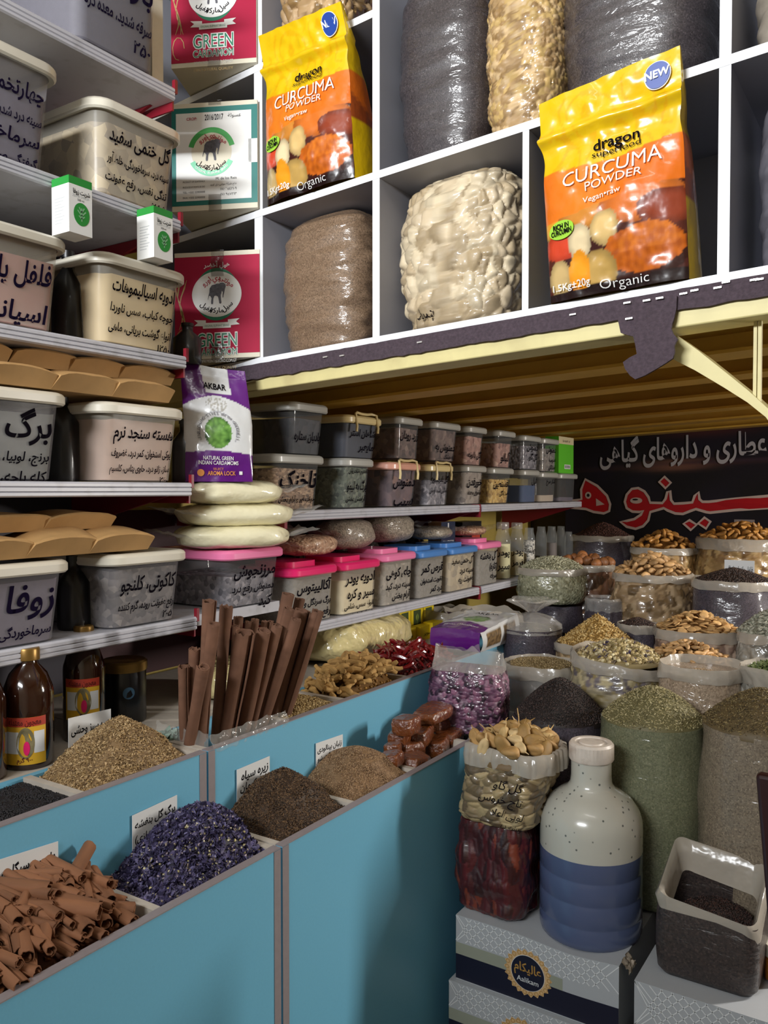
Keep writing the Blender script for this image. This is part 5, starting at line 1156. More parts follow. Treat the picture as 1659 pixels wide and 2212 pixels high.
heap('herb_heap', 'pale green herb heap in the sack at the end of the lower shelf', 'herb', ('disc', c.x, c.y, R * .93), dome(c, R, .055, 2), '#7c7a60', [('seed', 1500, .016, ['#9a987c', '#b3b195', '#7f7d62', '#c6c3a6'], .5)])
# third row
def tied(label, pl, pr, ptop, pknot, pb, Y, m):
    c = onY((pl + pr) / 2, pb, Y); R = (pr - pl) / 2 / FL * depth(c); zb = stepz(Y); zt = onY((pl + pr) / 2, ptop, Y).z; zk = onY((pl + pr) / 2, pknot, Y).z; h = zk - zb
    root = thing('tied_bag', label, 'bag', (c.x, c.y, zb)); N = 60
    def ring(r, z, am, f=7): return [(r * (1 + am * math.cos(f * 2 * PI * i / N + z * 30) + .04 * nz(math.cos(6.28 * i / N) * 3, math.sin(6.28 * i / N) * 3, z * 20)) * math.cos(2 * PI * i / N), r * (1 + am * math.cos(f * 2 * PI * i / N + z * 30)) * math.sin(2 * PI * i / N), z) for i in range(N)]
    b = MB(); b.loft([ring(R * .9, 0, 0), ring(R, .02, 0), ring(R, h * .5, .01), ring(R * .97, h * .84, .02)]); b.build('goods', m, root, ang=70)
    b = MB(); b.loft([ring(R * .985, h * .80, .02), ring(R * .94, h * .88, .03), ring(R * .6, h * .96, .08), ring(R * .12, h, .15), ring(R * .35, h + (zt - zk) * .4, .22), ring(R * .75, h + (zt - zk) * .9, .22, 5), ring(R * .7, h + (zt - zk), .25, 5)], 0, False, False); b.build('tied_film', M['film_milky'], root, ang=80)
tied('clear bag of dark seeds tied in a knot on top', 1084, 1214, 1293, 1322, 1405, 2.78, M['s_dark'])
R_, c, R = sack('small_sack', 'small dark sack with a loose clear rim behind the golden chips', 1266, 1346, 1296, 3.3, M['s_dark'], seed=10, rimm='film_milky', cuff=.04)
heap('seed_heap', 'dark seeds inside the small sack behind the golden chips', 'seeds', ('disc', c.x, c.y, R * .92), dome(c, R, .0, 1.5, -.035), '#2a2022', [('ball', 500, .006, ['#382b2c', '#241b1c'], .5)])
R_, c, R = sack('pepper_sack', 'small open dark pepper sack beside the pale almond sack', 1336, 1420, 1352, 3.0, M['s_dark'], seed=11, rimm='rim', cuff=.018)
heap('pepper_heap', 'dark pepper heap in the small sack beside the pale almonds', 'pepper', ('disc', c.x, c.y, R * .93), dome(c, R, .03), '#2a1d1a', [('ball', 900, .0055, ['#3a2822', '#2a1d19', '#4a352c'], .5)])
R_, c, R = sack('almond_sack', 'sack of pale split almonds with a broad rolled rim', 1420, 1590, 1362, 2.9, M['s_pale'], seed=12, lm=(.020, .004, ['#95796a', '#aa907c', '#7d6656', '#b9a18d'], 1.2), cuff=.022)
tag(heap('filling', None, None, ('disc', 0, 0, R * .92), lambda x, y: (c.z - R_.location.z) + .04 * np.clip(1 - np.sqrt(x * x + y * y) / R, 0, 1), '#8a673c', [], parent=R_))
pile(nuts('almond_slice', 'pale split almond heaped in the broad rimmed sack', 'nut', 'slice', M['nut_pale'], .016), c, R, .062, 120, 'pale split almonds', 8, lift=.003, tilt=.35)
R_, c, R = sack('flake_sack', 'sack of grey green flakes cut by the photo edge', 1596, 1720, 1372, 2.84, M['s_grey'], seed=13, lm=(.02, .004, ['#7f7c72', '#8f8c83', '#66635b', '#a09d94'], 1), cuff=.018)
heap('flake_heap', 'grey green flake heap at the photo edge beside the split almonds', 'flakes', ('disc', c.x, c.y, R * .93), dome(c, R, .075), '#7e7d6c', [('flake', 700, .018, ['#9a9988', '#b1b0a0', '#7c7b6b', '#8f9180'], .6)])
# fourth row
R_, c, R = sack('chip_sack', 'sack of pointed golden wood chip heap behind the flower sack', 1206, 1374, 1392, 2.78, M['s_tan'], seed=14, cuff=.02, zb=.7805)
heap('chip_heap', 'pointed heap of golden chips behind the yellowish flower heap', 'chips', ('disc', c.x, c.y, R * .95), dome(c, R, .105, 1.0), '#8d6c34', [('seed', 1500, .017, ['#b08d4e', '#c9a868', '#94733a', '#d8bc80'], .6)])
R_, c, R = sack('flower_sack', 'wide clear sack of mixed dried flowers with a slanting milky rim', 1240, 1436, 1424, 2.56, M['s_flower'], seed=15, lm=(.017, .004, ['#8b8064', '#a2967a', '#6b6150', '#b0a27c', '#6f6668', '#85764c', '#5c5355'], 1), cuff=.024, tilt=(-.02, 0), sq=2.6)
heap('flower_heap', 'yellowish dried flower heap in the wide clear sack', 'flowers', ('disc', c.x, c.y, R * .93), dome(c, R, .055, 1.6, .004), '#86764e', [('ball', 420, .013, ['#c5b283', '#ad9a68', '#d6c9a0', '#9c8a5a'], .5), ('petal', 420, .018, ['#cdbd92', '#8f7f6c', '#4d4360', '#b3a072', '#a5916a'], .7)])
R_, c, R = sack('nut_sack', 'sack of tan nut pieces wedged behind the beige seed sack', 1398, 1572, 1426, 2.66, M['s_tan'], seed=16, lm=(.02, .004, ['#8a7150', '#a38864', '#6f5839', '#b69c78'], 1.1), cuff=0, sq=2.4)
tag(heap('filling', None, None, ('disc', 0, 0, R * .95), lambda x, y: (c.z - R_.location.z) + .035 * np.clip(1 - np.sqrt(x * x + y * y) / R, 0, 1), '#86663c', [], parent=R_))
pile(nuts('nut_piece', 'tan nut piece heaped between the flower sack and the beige seed sack', 'nut', 'cashew', M['nut_tan'], .015), c, R, .058, 120, 'tan nut pieces', 9, lift=.003, tilt=.4)
R_, c, R = sack('seed_sack', 'open sack of beige seeds with a drooping clear mouth', 1432, 1600, 1448, 2.46, M['s_beige'], seed=17, cuff=.016, sq=2.6, rimm='rim', top=.012)
heap('seed_heap', 'sunken beige seed surface inside the drooping clear sack', 'seeds', ('disc', c.x, c.y, R * .9), dome(c, R, .012, 1.5, -.012), '#8d7355', [('ball', 1800, .0045, ['#9d8363', '#86704f', '#b2977a'], .5)])
R_, c, R = sack('leaf_sack', 'white rimmed sack of green leaves cut by the photo edge', 1612, 1760, 1446, 2.46, M['s_grey'], seed=18, cuff=.04, rimm='rim', wr=.014)
heap('leaf_heap', 'green dried leaf heap in the white rimmed sack at the photo edge', 'leaves', ('disc', c.x, c.y, R * .9), dome(c, R, .03, 1.5, -.01), '#4d5a33', [('petal', 400, .018, ['#6d7a46', '#56633a', '#8a945e'], .7)])
R_, c, R = sack('seed_sack', 'milky open sack of tan seeds behind the rosebud bag', 1092, 1244, 1436, 2.52, M['film_milky'], seed=19, cuff=.03, rimm='rim', sq=2.5, wr=.014, nofill=False)
heap('seed_heap', 'shallow tan seeds in the milky sack behind the rosebud bag', 'seeds', ('disc', c.x, c.y, R * .86), dome(c, R, .012, 1.5, .004), '#83704c', [('seed', 1500, .007, ['#9a865c', '#7f6c47', '#b39e74'], .5)])
# front row of tall sacks
R_, c, R = sack('tall_sack', 'tall grey film sack topped with a black seed cone', 1110, 1310, 1545, 2.27, M['s_dark'], seed=21, cuff=0, wr=.006, bulge=1.02, zb=.4208)
heap('seed_heap', 'black brown seed cone on the tall grey film sack', 'seeds', ('disc', c.x, c.y, R * .975), dome(c, R, .108, 1.45), '#231a18', [('ball', 3800, .0052, ['#2f2320', '#221917', '#3f302b', '#1a1312'], .5)])
R_, c, R = sack('tall_sack', 'tall sack of green powdery herb behind the blue liquid bottle', 1302, 1520, 1552, 2.24, M['s_green'], seed=22, cuff=0, wr=.006, bulge=1.08, zb=.4208)
heap('herb_heap', 'olive green herb heap on the tall sack behind the bottle', 'herb', ('disc', c.x, c.y, R * .975), dome(c, R, .085, 1.7), '#655f3e', [('seed', 3600, .0085, ['#8c8258', '#776e48', '#a2976c', '#b5aa82', '#665f3d'], .5)])
R_, c, R = sack('tall_sack', 'tall grey brown seed sack at the photo edge beside the green one', 1522, 1770, 1565, 2.22, M['s_greybrown'], seed=23, cuff=0, wr=.006, bulge=1.04, zb=.4208)
heap('seed_heap', 'olive brown seed heap on the tall sack at the photo edge', 'seeds', ('disc', c.x, c.y, R * .975), dome(c, R, .09, 1.5), '#5c4d31', [('seed', 3600, .0085, ['#6f5f3d', '#5a4b2f', '#86744c', '#4a3d26'], .5)])
# square bags: rosebuds, chillies, pods
def sqbag(name, label, cx, cy, z0, w, d, h, yaw, m, prof, seed, cat='bag', wr=.006, film=None, ntop=True, lean=(0, 0), lm=None):
    root = thing(name, label, cat, (cx, cy, z0), yaw); pts = rrect(w / 2, d / 2, min(w, d) * .3, 10); b = MB(); rings = []; NV = 26; cc = {}
    if lm:
        NV = 100; big = []
        for i in range(len(pts)):
            a, c = pts[i], pts[(i + 1) % len(pts)]; q = max(1, int(math.hypot(c[0] - a[0], c[1] - a[1]) / .0035))
            big += [(a[0] + (c[0] - a[0]) * t / q, a[1] + (c[1] - a[1]) * t / q) for t in range(q)]
        pts = big; m = M['lumpy']
    def pk(t):
        for (a, ka), (b_, kb) in zip(prof, prof[1:]):
            if t <= b_: return ka + (kb - ka) * (t - a) / (b_ - a)
        return prof[-1][1]
    for j in range(NV + 1):
        t = j / NV; k = pk(t)
        if lm:
            ring = []
            for x, y in pts:
                bu, cl = lump(x * k, y * k, h * t, lm[0], lm[2], lm[3], seed * 3.7); cc[len(cc)] = cl; e = 1 + lm[1] * (bu - .7) / math.hypot(x, y)
                ring.append((x * k * e * (1 + wr / w * 2 * nz(x * 18 + seed, y * 18, t * h * 20)) + lean[0] * t, y * k * e * (1 + wr / d * 2 * nz(x * 18 + seed + 9, y * 18, t * h * 20)) + lean[1] * t, h * t))
            rings.append(ring); continue
        rings.append([(x * k * (1 + wr / w * 2 * nz(x * 25 + seed, y * 25, t * h * 28)) + lean[0] * t, y * k * (1 + wr / d * 2 * nz(x * 25 + seed + 9, y * 25, t * h * 28)) + lean[1] * t, h * t + (.004 * nz(x * 30, y * 30, seed) if 0 < j else 0)) for x, y in pts])
    b.loft(rings)
    if lm: b.c = cc
    b.build('filled_bag', m, root, ang=75)
    return root, rings
rb, rr = sqbag('rosebud_bag', 'clear bag of pink and purple dried rosebuds at the end of the counter', -1.118, 2.18, .8006, .225, .15, .175, .12, M['s_rose'], [(0, .9), (.06, 1), (.8, 1.0), (1, .92)], 3, wr=.008, lm=(.0115, .0036, ['#5c3a52', '#755068', '#40243b', '#876a7c', '#643c57', '#8a5c74', '#2e1a2a'], 1.1))
b = MB(); top = rr[-1]; n = len(top)
b.loft([[(x * (1 + .0), y, z - .01) for x, y, z in rr[-3]], [(x * 1.03, y * .9, z + .012) for x, y, z in top], [(x * 1.0 + .01 * nz(x * 40, y * 40, 1), y * .55, z + .036 + .012 * nz(x * 30, y * 20, 2)) for x, y, z in top], [(x * 1.02 + .012 * nz(x * 40, y * 40, 5), y * .22 + .012 * nz(x * 40, 0, 3), z + .058 + .016 * nz(x * 36, 1, 4)) for x, y, z in top]], 0, False, False); b.build('ruffled_film', M['film_milky'], rb, ang=80)
cb, rr = sqbag('chilli_bag', 'glossy clear bag of dark red dried chillies under the pod sack', -.915, 1.952, .4215, .20, .15, .235, 0, M['s_chilli'], [(0, .80), (.05, .93), (.3, 1.0), (.8, .97), (1, .88)], 5, wr=.012, lm=(.0135, .0032, ['#3d0a0e', '#521015', '#2c060a', '#480d12', '#6d2a16', '#420b10', '#350809'], 3.6))
# pod sack with open cuff
M['pod'] = mat('dry tan seed pod', '#bd9a63', .65, var=.18, vs=40, bump=.15, bs=60)
pb_, rr = sqbag('pod_sack', 'open clear sack of big tan seed pods standing on the chilli bag', -.902, 1.95, .659, .215, .175, .182, 0, M['s_pod'], [(0, .86), (.08, .97), (.5, 1.0), (1, 1.05)], 8, wr=.010, lean=(.035, 0), lm=(.030, .006, ['#8d7a5a', '#9c8862', '#6d5c42', '#ab9770', '#5d4e3a'], .75))
b = MB(); cu = []
for s, (k, dz) in enumerate([(.93, -.006), (.98, .016), (1.06, .012), (1.10, -.012), (1.08, -.034)]): cu.append([((x - .035) * k + .035 + .004 * nz(x * 30, y * 30, s), y * k + .004 * nz(x * 30, y * 30, s + 7), z + dz + .007 * nz(x * 16, y * 16, s * .3 + 2)) for x, y, z in rr[-1]])
b.loft(cu, 0, False, False); b.build('rolled_rim', M['rim'], pb_, ang=80)
b = MB()
for s, (x0, z0, sz) in (('گل گاو', (.075, .105, .030)), ('تاج خروس', (.08, .070, .028)), ('لوبی اعلا', (.09, .036, .026)), ('ریشه ده', (.09, .010, .018))): b.text(s, x0, z0, sz, lambda x, y: (x + .035 * y / .182, -.0925, y), 0, 'r', bold=.0, shear=.2, wmax=.15)
b.build('handwriting', M['ink'], pb_)
PODS = []
for k in range(4):
    b = MB(); L = (.022, .019, .024, .017)[k]
    def f(u, v, k=k, L=L):
        a, t = 2 * PI * u, PI * v; r = math.sin(t) ** .8 * (.56 + .13 * math.cos(3 * a) * math.sin(t)) * (1 + .12 * nz(math.cos(a), math.sin(a), t + k)); zz = math.cos(t)
        if v < .2: r *= .55 + 2.2 * v
        return (r * math.cos(a) * L, r * math.sin(a) * L, zz * L * (1.12 if v < .5 else 1))
    b.grid(f, 18, 12, wrap=True); b.tube([(0, 0, L * 1.05), (.002, .001, L * 1.35), (.004, .002, L * 1.6)], [.0018, .0011, .0007], 6)
    PODS.append(tag(b.build('seed_pod', mat('dry seed pod %d' % k, ('#b08a55', '#c4a46d', '#94733f', '#cbb080')[k], .65, var=.2, vs=40, bump=.15, bs=60), ang=70), 'big tan ribbed seed pod heaped in the open pod sack', 'seed pod'))
cp = Vector((-.867, 1.95, .838)); pile(PODS, cp, .106, .04, 34, 'tan seed pods in the open sack', 12, size=1.2, tilt=.9, lift=.014, p=1.5)
tag(heap('filling', None, None, ('disc', .035, 0, .095), lambda x, y: .165 + .03 * np.clip(1 - np.hypot(x - .035, y) / .1, 0, 1), '#6a5434', [], parent=pb_))
for i, (a, q, L) in enumerate((((-.858, 1.95, .895), (-.862, 1.95, .945), 0), ((-.93, 1.92, .88), (-.945, 1.90, .905), 0), ((-.80, 1.93, .88), (-.775, 1.915, .885), 0))):
    b = MB(); b.tube([a, tuple(Vector(a).lerp(Vector(q), .5) + Vector((.002, 0, 0))), q], [.0018, .0015, .001], 6); tag(b.build('dry_stalk', M['pod']), ('upright dry stalk sticking out of the seed pods', 'dry stalk lying outward over the pod sack rim', 'dry stalk pointing towards the bottle')[i], 'stalk')
# ---------------------------------------------------------------- cartons, bottle and open bag in front
BXG, NAV, BEI = mat('silver grey carton', '#a7aaae', .45), mat('navy carton band', '#15162a', .4), mat('olive beige band', '#8f9384', .5)
M['lat'] = mat('pale lattice print', '#d3d5d6', .5); M['mandala'] = mat('gold mandala print', '#c9a678', .5, var=.15, vs=120); M['bronze'] = mat('bronze lettering', '#a9803f', .45)
M['lat'].node_tree.nodes['Principled BSDF'].inputs['Specular IOR Level'].default_value = .3
def gift(label, x0, x1, y0, y1, z0, z1, art=True, dent=False):
    root = thing('gift_carton', label, 'carton', (x0, y0, z0)); w, d, h = x1 - x0, y1 - y0, z1 - z0
    b = MB(); NX = 24
    tz = lambda x, y: h - (.010 * math.exp(-((x - w * .72) / (w * .22)) ** 2) * (1 if y < .1 else .4) if dent else 0)
    b.grid(lambda u, v: (u * w, 0, v * tz(u * w, 0)), NX, 4); b.grid(lambda u, v: (u * w, v * d, tz(u * w, v * d)), NX, 6)
    b.grid(lambda u, v: (w, u * d, v * tz(w, u * d)), 4, 3); b.grid(lambda u, v: (0, d - u * d, v * tz(0, d - u * d)), 4, 3); b.grid(lambda u, v: (w - u * w, d, v * tz(w - u * w, d)), 4, 3); b.ngon([(0, 0, 0), (0, d, 0), (w, d, 0), (w, 0, 0)])
    f = lambda o: (lambda u, v: (u, -o, v * (tz(u, 0) / h)))
    hb = h * .58
    clipl = lambda o, za, zb_: [b.stroke([(max(0, min(w, cx - (zb_ - za) / 2 * s)), za if (cx - (zb_ - za) / 2 * s) >= 0 else za + 0), (max(0, min(w, cx + (zb_ - za) / 2 * s)), zb_)], .0022, f(o), 1) for cx in [i * .0235 + .012 for i in range(int(w / .0235))] for s in (1, -1)]
    clipl(.0006, hb + .004, h - .002)
    if not art:
        for k in range(3): clipl(.0006, max(.002, hb - .068 * (k + 1)) + .002, hb - .068 * k + .002 - .0)
    if art:
        for m_, ua, ub, va, vb_, o_ in ((3, 0, w * .68, h * .40, hb, .0005), (2, 0, w, h * .02, h * .40, .0006)): b.grid(lambda u, v: f(o_)(ua + (ub - ua) * u, va + (vb_ - va) * v), 24, 1, m_)
        cx, cy, r = w * .47, h * .47, .056
        star = [(cx + (r if i % 2 == 0 else r * .88) * 1.12 * math.cos(PI * i / 22), cy + (r if i % 2 == 0 else r * .88) * 1.05 * math.sin(PI * i / 22)) for i in range(44)]
        b.flat(star, f(.0010), 4)
        for i in range(22): a = 2 * PI * i / 22; b.ellipse(cx + r * .88 * 1.1 * math.cos(a), cy + r * .88 * math.sin(a), .0055, .0055, f(.0013), 5, 12, 0, 2 * PI, .7)
        b.ellipse(cx, cy, .0437, .0437, f(.0014), 1, 40); b.ellipse(cx, cy, .0425, .0425, f(.0018), 2, 40)
        b.text('عالیکام', cx, cy + .002, .030, f(.0022), 5, 'c', wfit=.070, bold=.02); b.text('Aalikam', cx, cy - .024, .018, f(.0022), 1, 'c', wfit=.056, bold=.004)
    b.build('carton', [BXG, M['lat'], NAV, BEI, M['mandala'], M['bronze']], root, ang=30); return root
gift('silver grey carton with round gold emblem under the blue liquid bottle', -.986, -.568, 1.855, 2.16, .2545, .42, True, True)
gift('lower silver grey carton with gold emblem at the stack foot', -.999, -.575, 1.842, 2.16, .088, .2535, True)
gift('silver grey lattice carton under the open bag of dark seeds', -.527, -.10, 1.834, 2.16, .16, .41, False)
for n_, x0, x1, z in (('lower_crate', -.99, -.58, .0875), ('lower_crate', -.52, -.11, .159)):
    b = MB(); b.box(x0, x1, 1.86, 2.15, 0, z); tag(b.build('wooden_crate', M['plank'], smooth=False), 'low dark crate under the ' + ('carton stack beside the counter' if z < .1 else 'lattice carton'), 'crate')
# torn flap at the carton corner
b = MB(); b.grid(lambda u, v: (-.566 + .02 * u + .006 * nz(u * 4, v * 5, 1), 1.865 + .05 * v, .425 - .022 * u * (1 + nz(u * 6, v * 9, 3)) + .006 * nz(u * 9, v * 9, 2)), 10, 12); 
tag(b.build('torn_flap', mat('torn cardboard', '#9a8f80', .8), ang=70), 'torn cardboard flap at the corner of the emblem carton', 'cardboard')
bt = thing('liquid_bottle', 'big round white plastic bottle half full of blue grey liquid', 'bottle', (-.683, 1.993, .4105))
def cw():
    m, nt, b = _new('milky white bottle plastic'); vec = _coord(nt)
    v = _N(nt, 'ShaderNodeTexVoronoi', Scale=52); nt.links.new(vec, v.inputs['Vector'])
    r = _N(nt, 'ShaderNodeValToRGB'); r.color_ramp.elements[0].position = .10; r.color_ramp.elements[1].position = .18
    r.color_ramp.elements[0].color = (*lin('#5d605c'), 1); r.color_ramp.elements[1].color = (*lin('#b9b7ac'), 1)
    nt.links.new(v.outputs['Distance'], r.inputs['Fac']); nt.links.new(r.outputs['Color'], b.inputs['Base Color'])
    b.inputs['Roughness'].default_value = .22; b.inputs['Coat Weight'].default_value = .6; b.inputs['Coat Roughness'].default_value = .12; b.inputs['Subsurface Weight'].default_value = .15; b.inputs['Subsurface Radius'].default_value = (.03, .03, .03); return m
RB = .124
b = MB()
lowp = [(RB * .90, 0), (RB * .97, .006), (RB, .018)]
for k in range(3): z = .055 + k * .055; lowp += [(RB, z - .006), (RB * .988, z - .002), (RB * .988, z + .002), (RB, z + .006)]
lowp += [(RB, .205), (RB, .212)]
b.lathe(lowp, 64, 0, cap1=False); b.lathe([(RB, .212), (RB, .265), (RB * .985, .285), (RB * .93, .305), (RB * .80, .328), (RB * .62, .345), (RB * .47, .356), (RB * .41, .368), (RB * .395, .385), (RB * .395, .430)], 64, 1, cap0=False, cap1=True)
b.build('body', [mat('blue grey liquid behind plastic', '#4d5878', .25, coat=.5, crough=.12), cw()], bt, ang=50)
b = MB(); ca = []
for r, z in ((.052, .424), (.0535, .428), (.0535, .462), (.050, .468), (.040, .468), (.038, .465), (.030, .465), (.028, .468)): ca.append([((r + (.0011 * (i % 2) if .425 < z < .464 else 0)) * math.cos(2 * PI * i / 80), (r + (.0011 * (i % 2) if .425 < z < .464 else 0)) * math.sin(2 * PI * i / 80), z) for i in range(80)])
b.loft(ca, 0, True, True); b.build('screw_cap', mat('milky cap', '#cfc4b8', .4, var=.08, vs=40, dirt='#7c5a48', dscale=30, damt=.4), bt, ang=30)
# open bag of dark seeds
ob = thing('seed_bag', 'square open bag of dark seeds with a wide folded clear rim on the lattice carton', 'bag', (-.392, 1.985, .4108), 0)
pts = rrect(.108, .098, .03, 10); zr = lambda x, y: .185 + .10 * y / .1 * .35 - .04 * x / .108 * .3
b = MB(); b.loft([[(x * k, y * k, z if t < 1 else zr(x, y) - .015) for x, y in pts] for k, z, t in ((.9, 0, 0), (.98, .012, .1), (1.02, .06, .3), (1.02, .11, .6), (.99, .15, .8), (.95, 0, 1))], 0, True, False)
b.build('filled_bag', speck('brown black seeds in film', ['#2b2220', '#382d2a', '#1f1817', '#443733'], 260, .6, .25, .001, coat=.5, crough=.25, wrinkle=.5, wscale=14), ob, ang=70)
b = MB(); b.loft([[(x * k + .006 * nz(x * 20, y * 20, s), y * k + .006 * nz(x * 20, y * 20, s + 5), zr(x, y) + dz + .010 * nz(x * 14, y * 14, 3)) for x, y in pts] for s, (k, dz) in enumerate(((.78, -.055), (.84, -.02), (.90, .012), (.97, .016), (1.02, .002), (1.0, -.022)))], 0, False, False); b.build('folded_rim', M['rim'], ob, ang=80)
heap('seed_heap', 'red black seeds deep inside the square open bag', 'seeds', ('disc', -.387, 1.985, .080), lambda x, y: .525 + .10 * (y - 1.985) + .015 * np.clip(1 - np.hypot(x + .39, y - 2.0) / .08, 0, 1), '#1f1210', [('ball', 1500, .0046, ['#2c1a16', '#1d100e', '#3d241d'], .5)])
p = onZ(1668, 2128, .41); b = MB(); b.lathe([(.026, 0), (.03, .004), (.03, .05), (.027, .056)], 28, 0); b.lathe([(.031, .054), (.031, .074), (.028, .078)], 28, 1)
jr = thing('spice_jar', 'small jar with orange goods and white lid at the photo edge', 'jar', (p.x + .008, p.y + .03, .4108)); b2 = MB(); b2.lathe([(.026, 0), (.03, .004), (.03, .05), (.027, .056)], 28); b2.build('body', mat('orange spice in glass', '#b5702c', .2, coat=.8, var=.2, vs=80), jr); b2 = MB(); b2.lathe([(.031, .055), (.031, .076), (.028, .08)], 28); b2.build('lid', M['lid_white'], jr)
a = onY(1631, 1672, 1.78); q = onY(1650, 1900, 1.78)
b = MB(); sl = (q.x - a.x) / (a.z - q.z); b.box(0, .30, 0, .03, 0, a.z, fn=lambda x, y, z: (x + sl * (a.z - z), y, z)); tag(b.build('wooden_board', mat('dark maroon wood', '#2b1316', .35, coat=.4, var=.2, vs=8, stretch=(4, 4, .4)), loc=(a.x, 1.78, 0), bev=.008), 'dark maroon wooden board leaning at the photo edge before the grey brown sack', 'board')
# ---------------------------------------------------------------- vinyl shop banner on the back wall
BY = 2.78
def bz(x, y):       # zoom pixel of the banner view -> loft plane coordinates
    p = LP(1199 + x / 3.6065, 880 + y / 3.6065, BY); return (p[0], p[2])
ban = thing('shop_sign', 'dark vinyl shop banner with big red and small white Persian lettering', 'banner', LW(-.9, BY, 1.2))
def bfn(o): 
    def f(x, z):
        w = .006 * math.sin(x * 7) * math.sin(z * 5 + 1); p = LW(x, BY - o + w, z); return (p[0] - ban.location.x, p[1] - ban.location.y, p[2] - ban.location.z)
    return f
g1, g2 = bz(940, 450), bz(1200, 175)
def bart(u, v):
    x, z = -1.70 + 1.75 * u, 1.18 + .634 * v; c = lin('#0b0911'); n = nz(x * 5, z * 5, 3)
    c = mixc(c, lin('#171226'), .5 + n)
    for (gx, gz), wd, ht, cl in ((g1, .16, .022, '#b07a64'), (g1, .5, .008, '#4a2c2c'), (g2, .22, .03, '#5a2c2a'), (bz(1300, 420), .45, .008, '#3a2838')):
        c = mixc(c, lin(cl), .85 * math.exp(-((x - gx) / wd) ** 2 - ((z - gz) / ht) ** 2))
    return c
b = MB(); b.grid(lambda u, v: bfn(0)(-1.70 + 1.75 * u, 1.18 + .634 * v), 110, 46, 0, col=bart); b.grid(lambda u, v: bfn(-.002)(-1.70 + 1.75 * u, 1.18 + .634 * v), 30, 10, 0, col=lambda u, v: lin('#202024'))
RED = [[(1900, 665), (1659, 690), (1400, 713), (1200, 735), (1150, 735), (1128, 715), (1120, 660), (1090, 690), (1072, 740), (1000, 747), (930, 750), (908, 722), (900, 650), (878, 660), (865, 712), (840, 745), (745, 742), (732, 700), (700, 655), (650, 628), (600, 635), (560, 680), (545, 735), (560, 785), (605, 812), (660, 815), (690, 805), (672, 835), (620, 870), (560, 884), (508, 890), (560, 930), (630, 946), (690, 925), (730, 880), (746, 815), (850, 785), (880, 802), (940, 826), (1000, 830), (1060, 806), (1100, 792), (1180, 816), (1210, 820), (1400, 800), (1659, 783), (1900, 765)],
       [(855, 540), (905, 588), (864, 630), (814, 580)], [(1050, 878), (1106, 914), (1060, 955), (1004, 905)], [(1166, 858), (1212, 890), (1178, 944), (1116, 903)],
       [(235, 560), (330, 612), (405, 688), (430, 755), (422, 808), (380, 826), (300, 815), (240, 792), (60, 775), (60, 728), (150, 725), (205, 715), (203, 640)]]
for k, P_ in enumerate(RED):
    pp = [bz(*q) for q in P_]; b.flat(pp, bfn(.003), 1); b.stroke(pp, .0135, bfn(.0042), 2, closed=True)
for hole in ([(635 + 48 * math.cos(i * PI / 10), 726 + 24 * math.sin(i * PI / 10)) for i in range(20)], [(258 + 24 * math.cos(i * PI / 8), 685 + 27 * math.sin(i * PI / 8)) for i in range(16)], [(318, 708), (386, 756), (320, 768)]):
    b.flat([bz(*q) for q in hole], bfn(.0046), 2)
for hole in ([(628 + 22 * math.cos(i * PI / 10), 718 + 7 * math.sin(i * PI / 10)) for i in range(20)], [(258 + 11 * math.cos(i * PI / 8), 685 + 13 * math.sin(i * PI / 8)) for i in range(16)]):
    b.flat([bz(*q) for q in hole], bfn(.0052), 3)
x1, zz = bz(1650, 330); x0, _ = bz(350, 440); zz = bz(1000, 395)[1]
b.text('عطاری و داروهای گیاهی', x1, zz, .16, bfn(.004), 4, 'r', wfit=x1 - x0, bold=.022)
b.build('vinyl', [M['vpaper'], mat('red vinyl print', '#b3101f', .45), mat('pinkish white outline print', '#c9b4ae', .5), mat('dark vinyl print', '#0f0b14', .5), mat('silver white print', '#b9b6bd', .5)], ban, smooth=False)
# ---------------------------------------------------------------- purple cardamom pouch standing between the shelf units
PUR, SIL = lin('#5d1677'), lin('#d3d4d4')
def leafy(u, v):
    d = []
    for k in range(26):
        cx, cy = .5 + .2 * math.sin(k * 2.4) * ((k % 5) / 5 + .2), .40 + .15 * math.cos(k * 2.4) * ((k % 5) / 5 + .2); a = k * 1.1
        x, y = u - cx, (v - cy) * 1.6; x, y = x * math.cos(a) + y * math.sin(a), -x * math.sin(a) + y * math.cos(a); d.append((math.hypot(x / .085, y / .045), k))
    m_ = min(d); return mixc(lin('#7fb356'), lin('#2c5a22'), m_[0] * .75) if m_[0] < 1.25 else lin('#264d1e')
def akb(u, v):
    if v < .235 + .03 * math.cos((u - .5) * 3): return PUR
    if v > .745 - .34 * abs(u - .52) ** 1.6:
        return SIL if .36 - .28 * (v - .76) < u < .74 - .10 * (v - .76) and v > .76 else PUR
    d = math.hypot((u - .5) / .20, (v - .42) / .135)
    if d < 1: return leafy(u, v)
    if 1.32 < d < 1.36 and v > .33: return lin('#9b9aa0')
    if math.hypot((u - .5) / .16, (v - .665) / .065) < 1 and nz(u * 34, v * 40, 2) > .02: return lin('#a7a49c')
    return SIL
ZP = P1[0] + .178
pc = at(472, 1000, 2.13); pch = thing('cardamom_pouch', 'upright purple and white cardamom pouch standing on the cream flour bags', 'pouch', (pc.x, pc.y, ZP), math.radians(44))
hp = .30; wp = .172
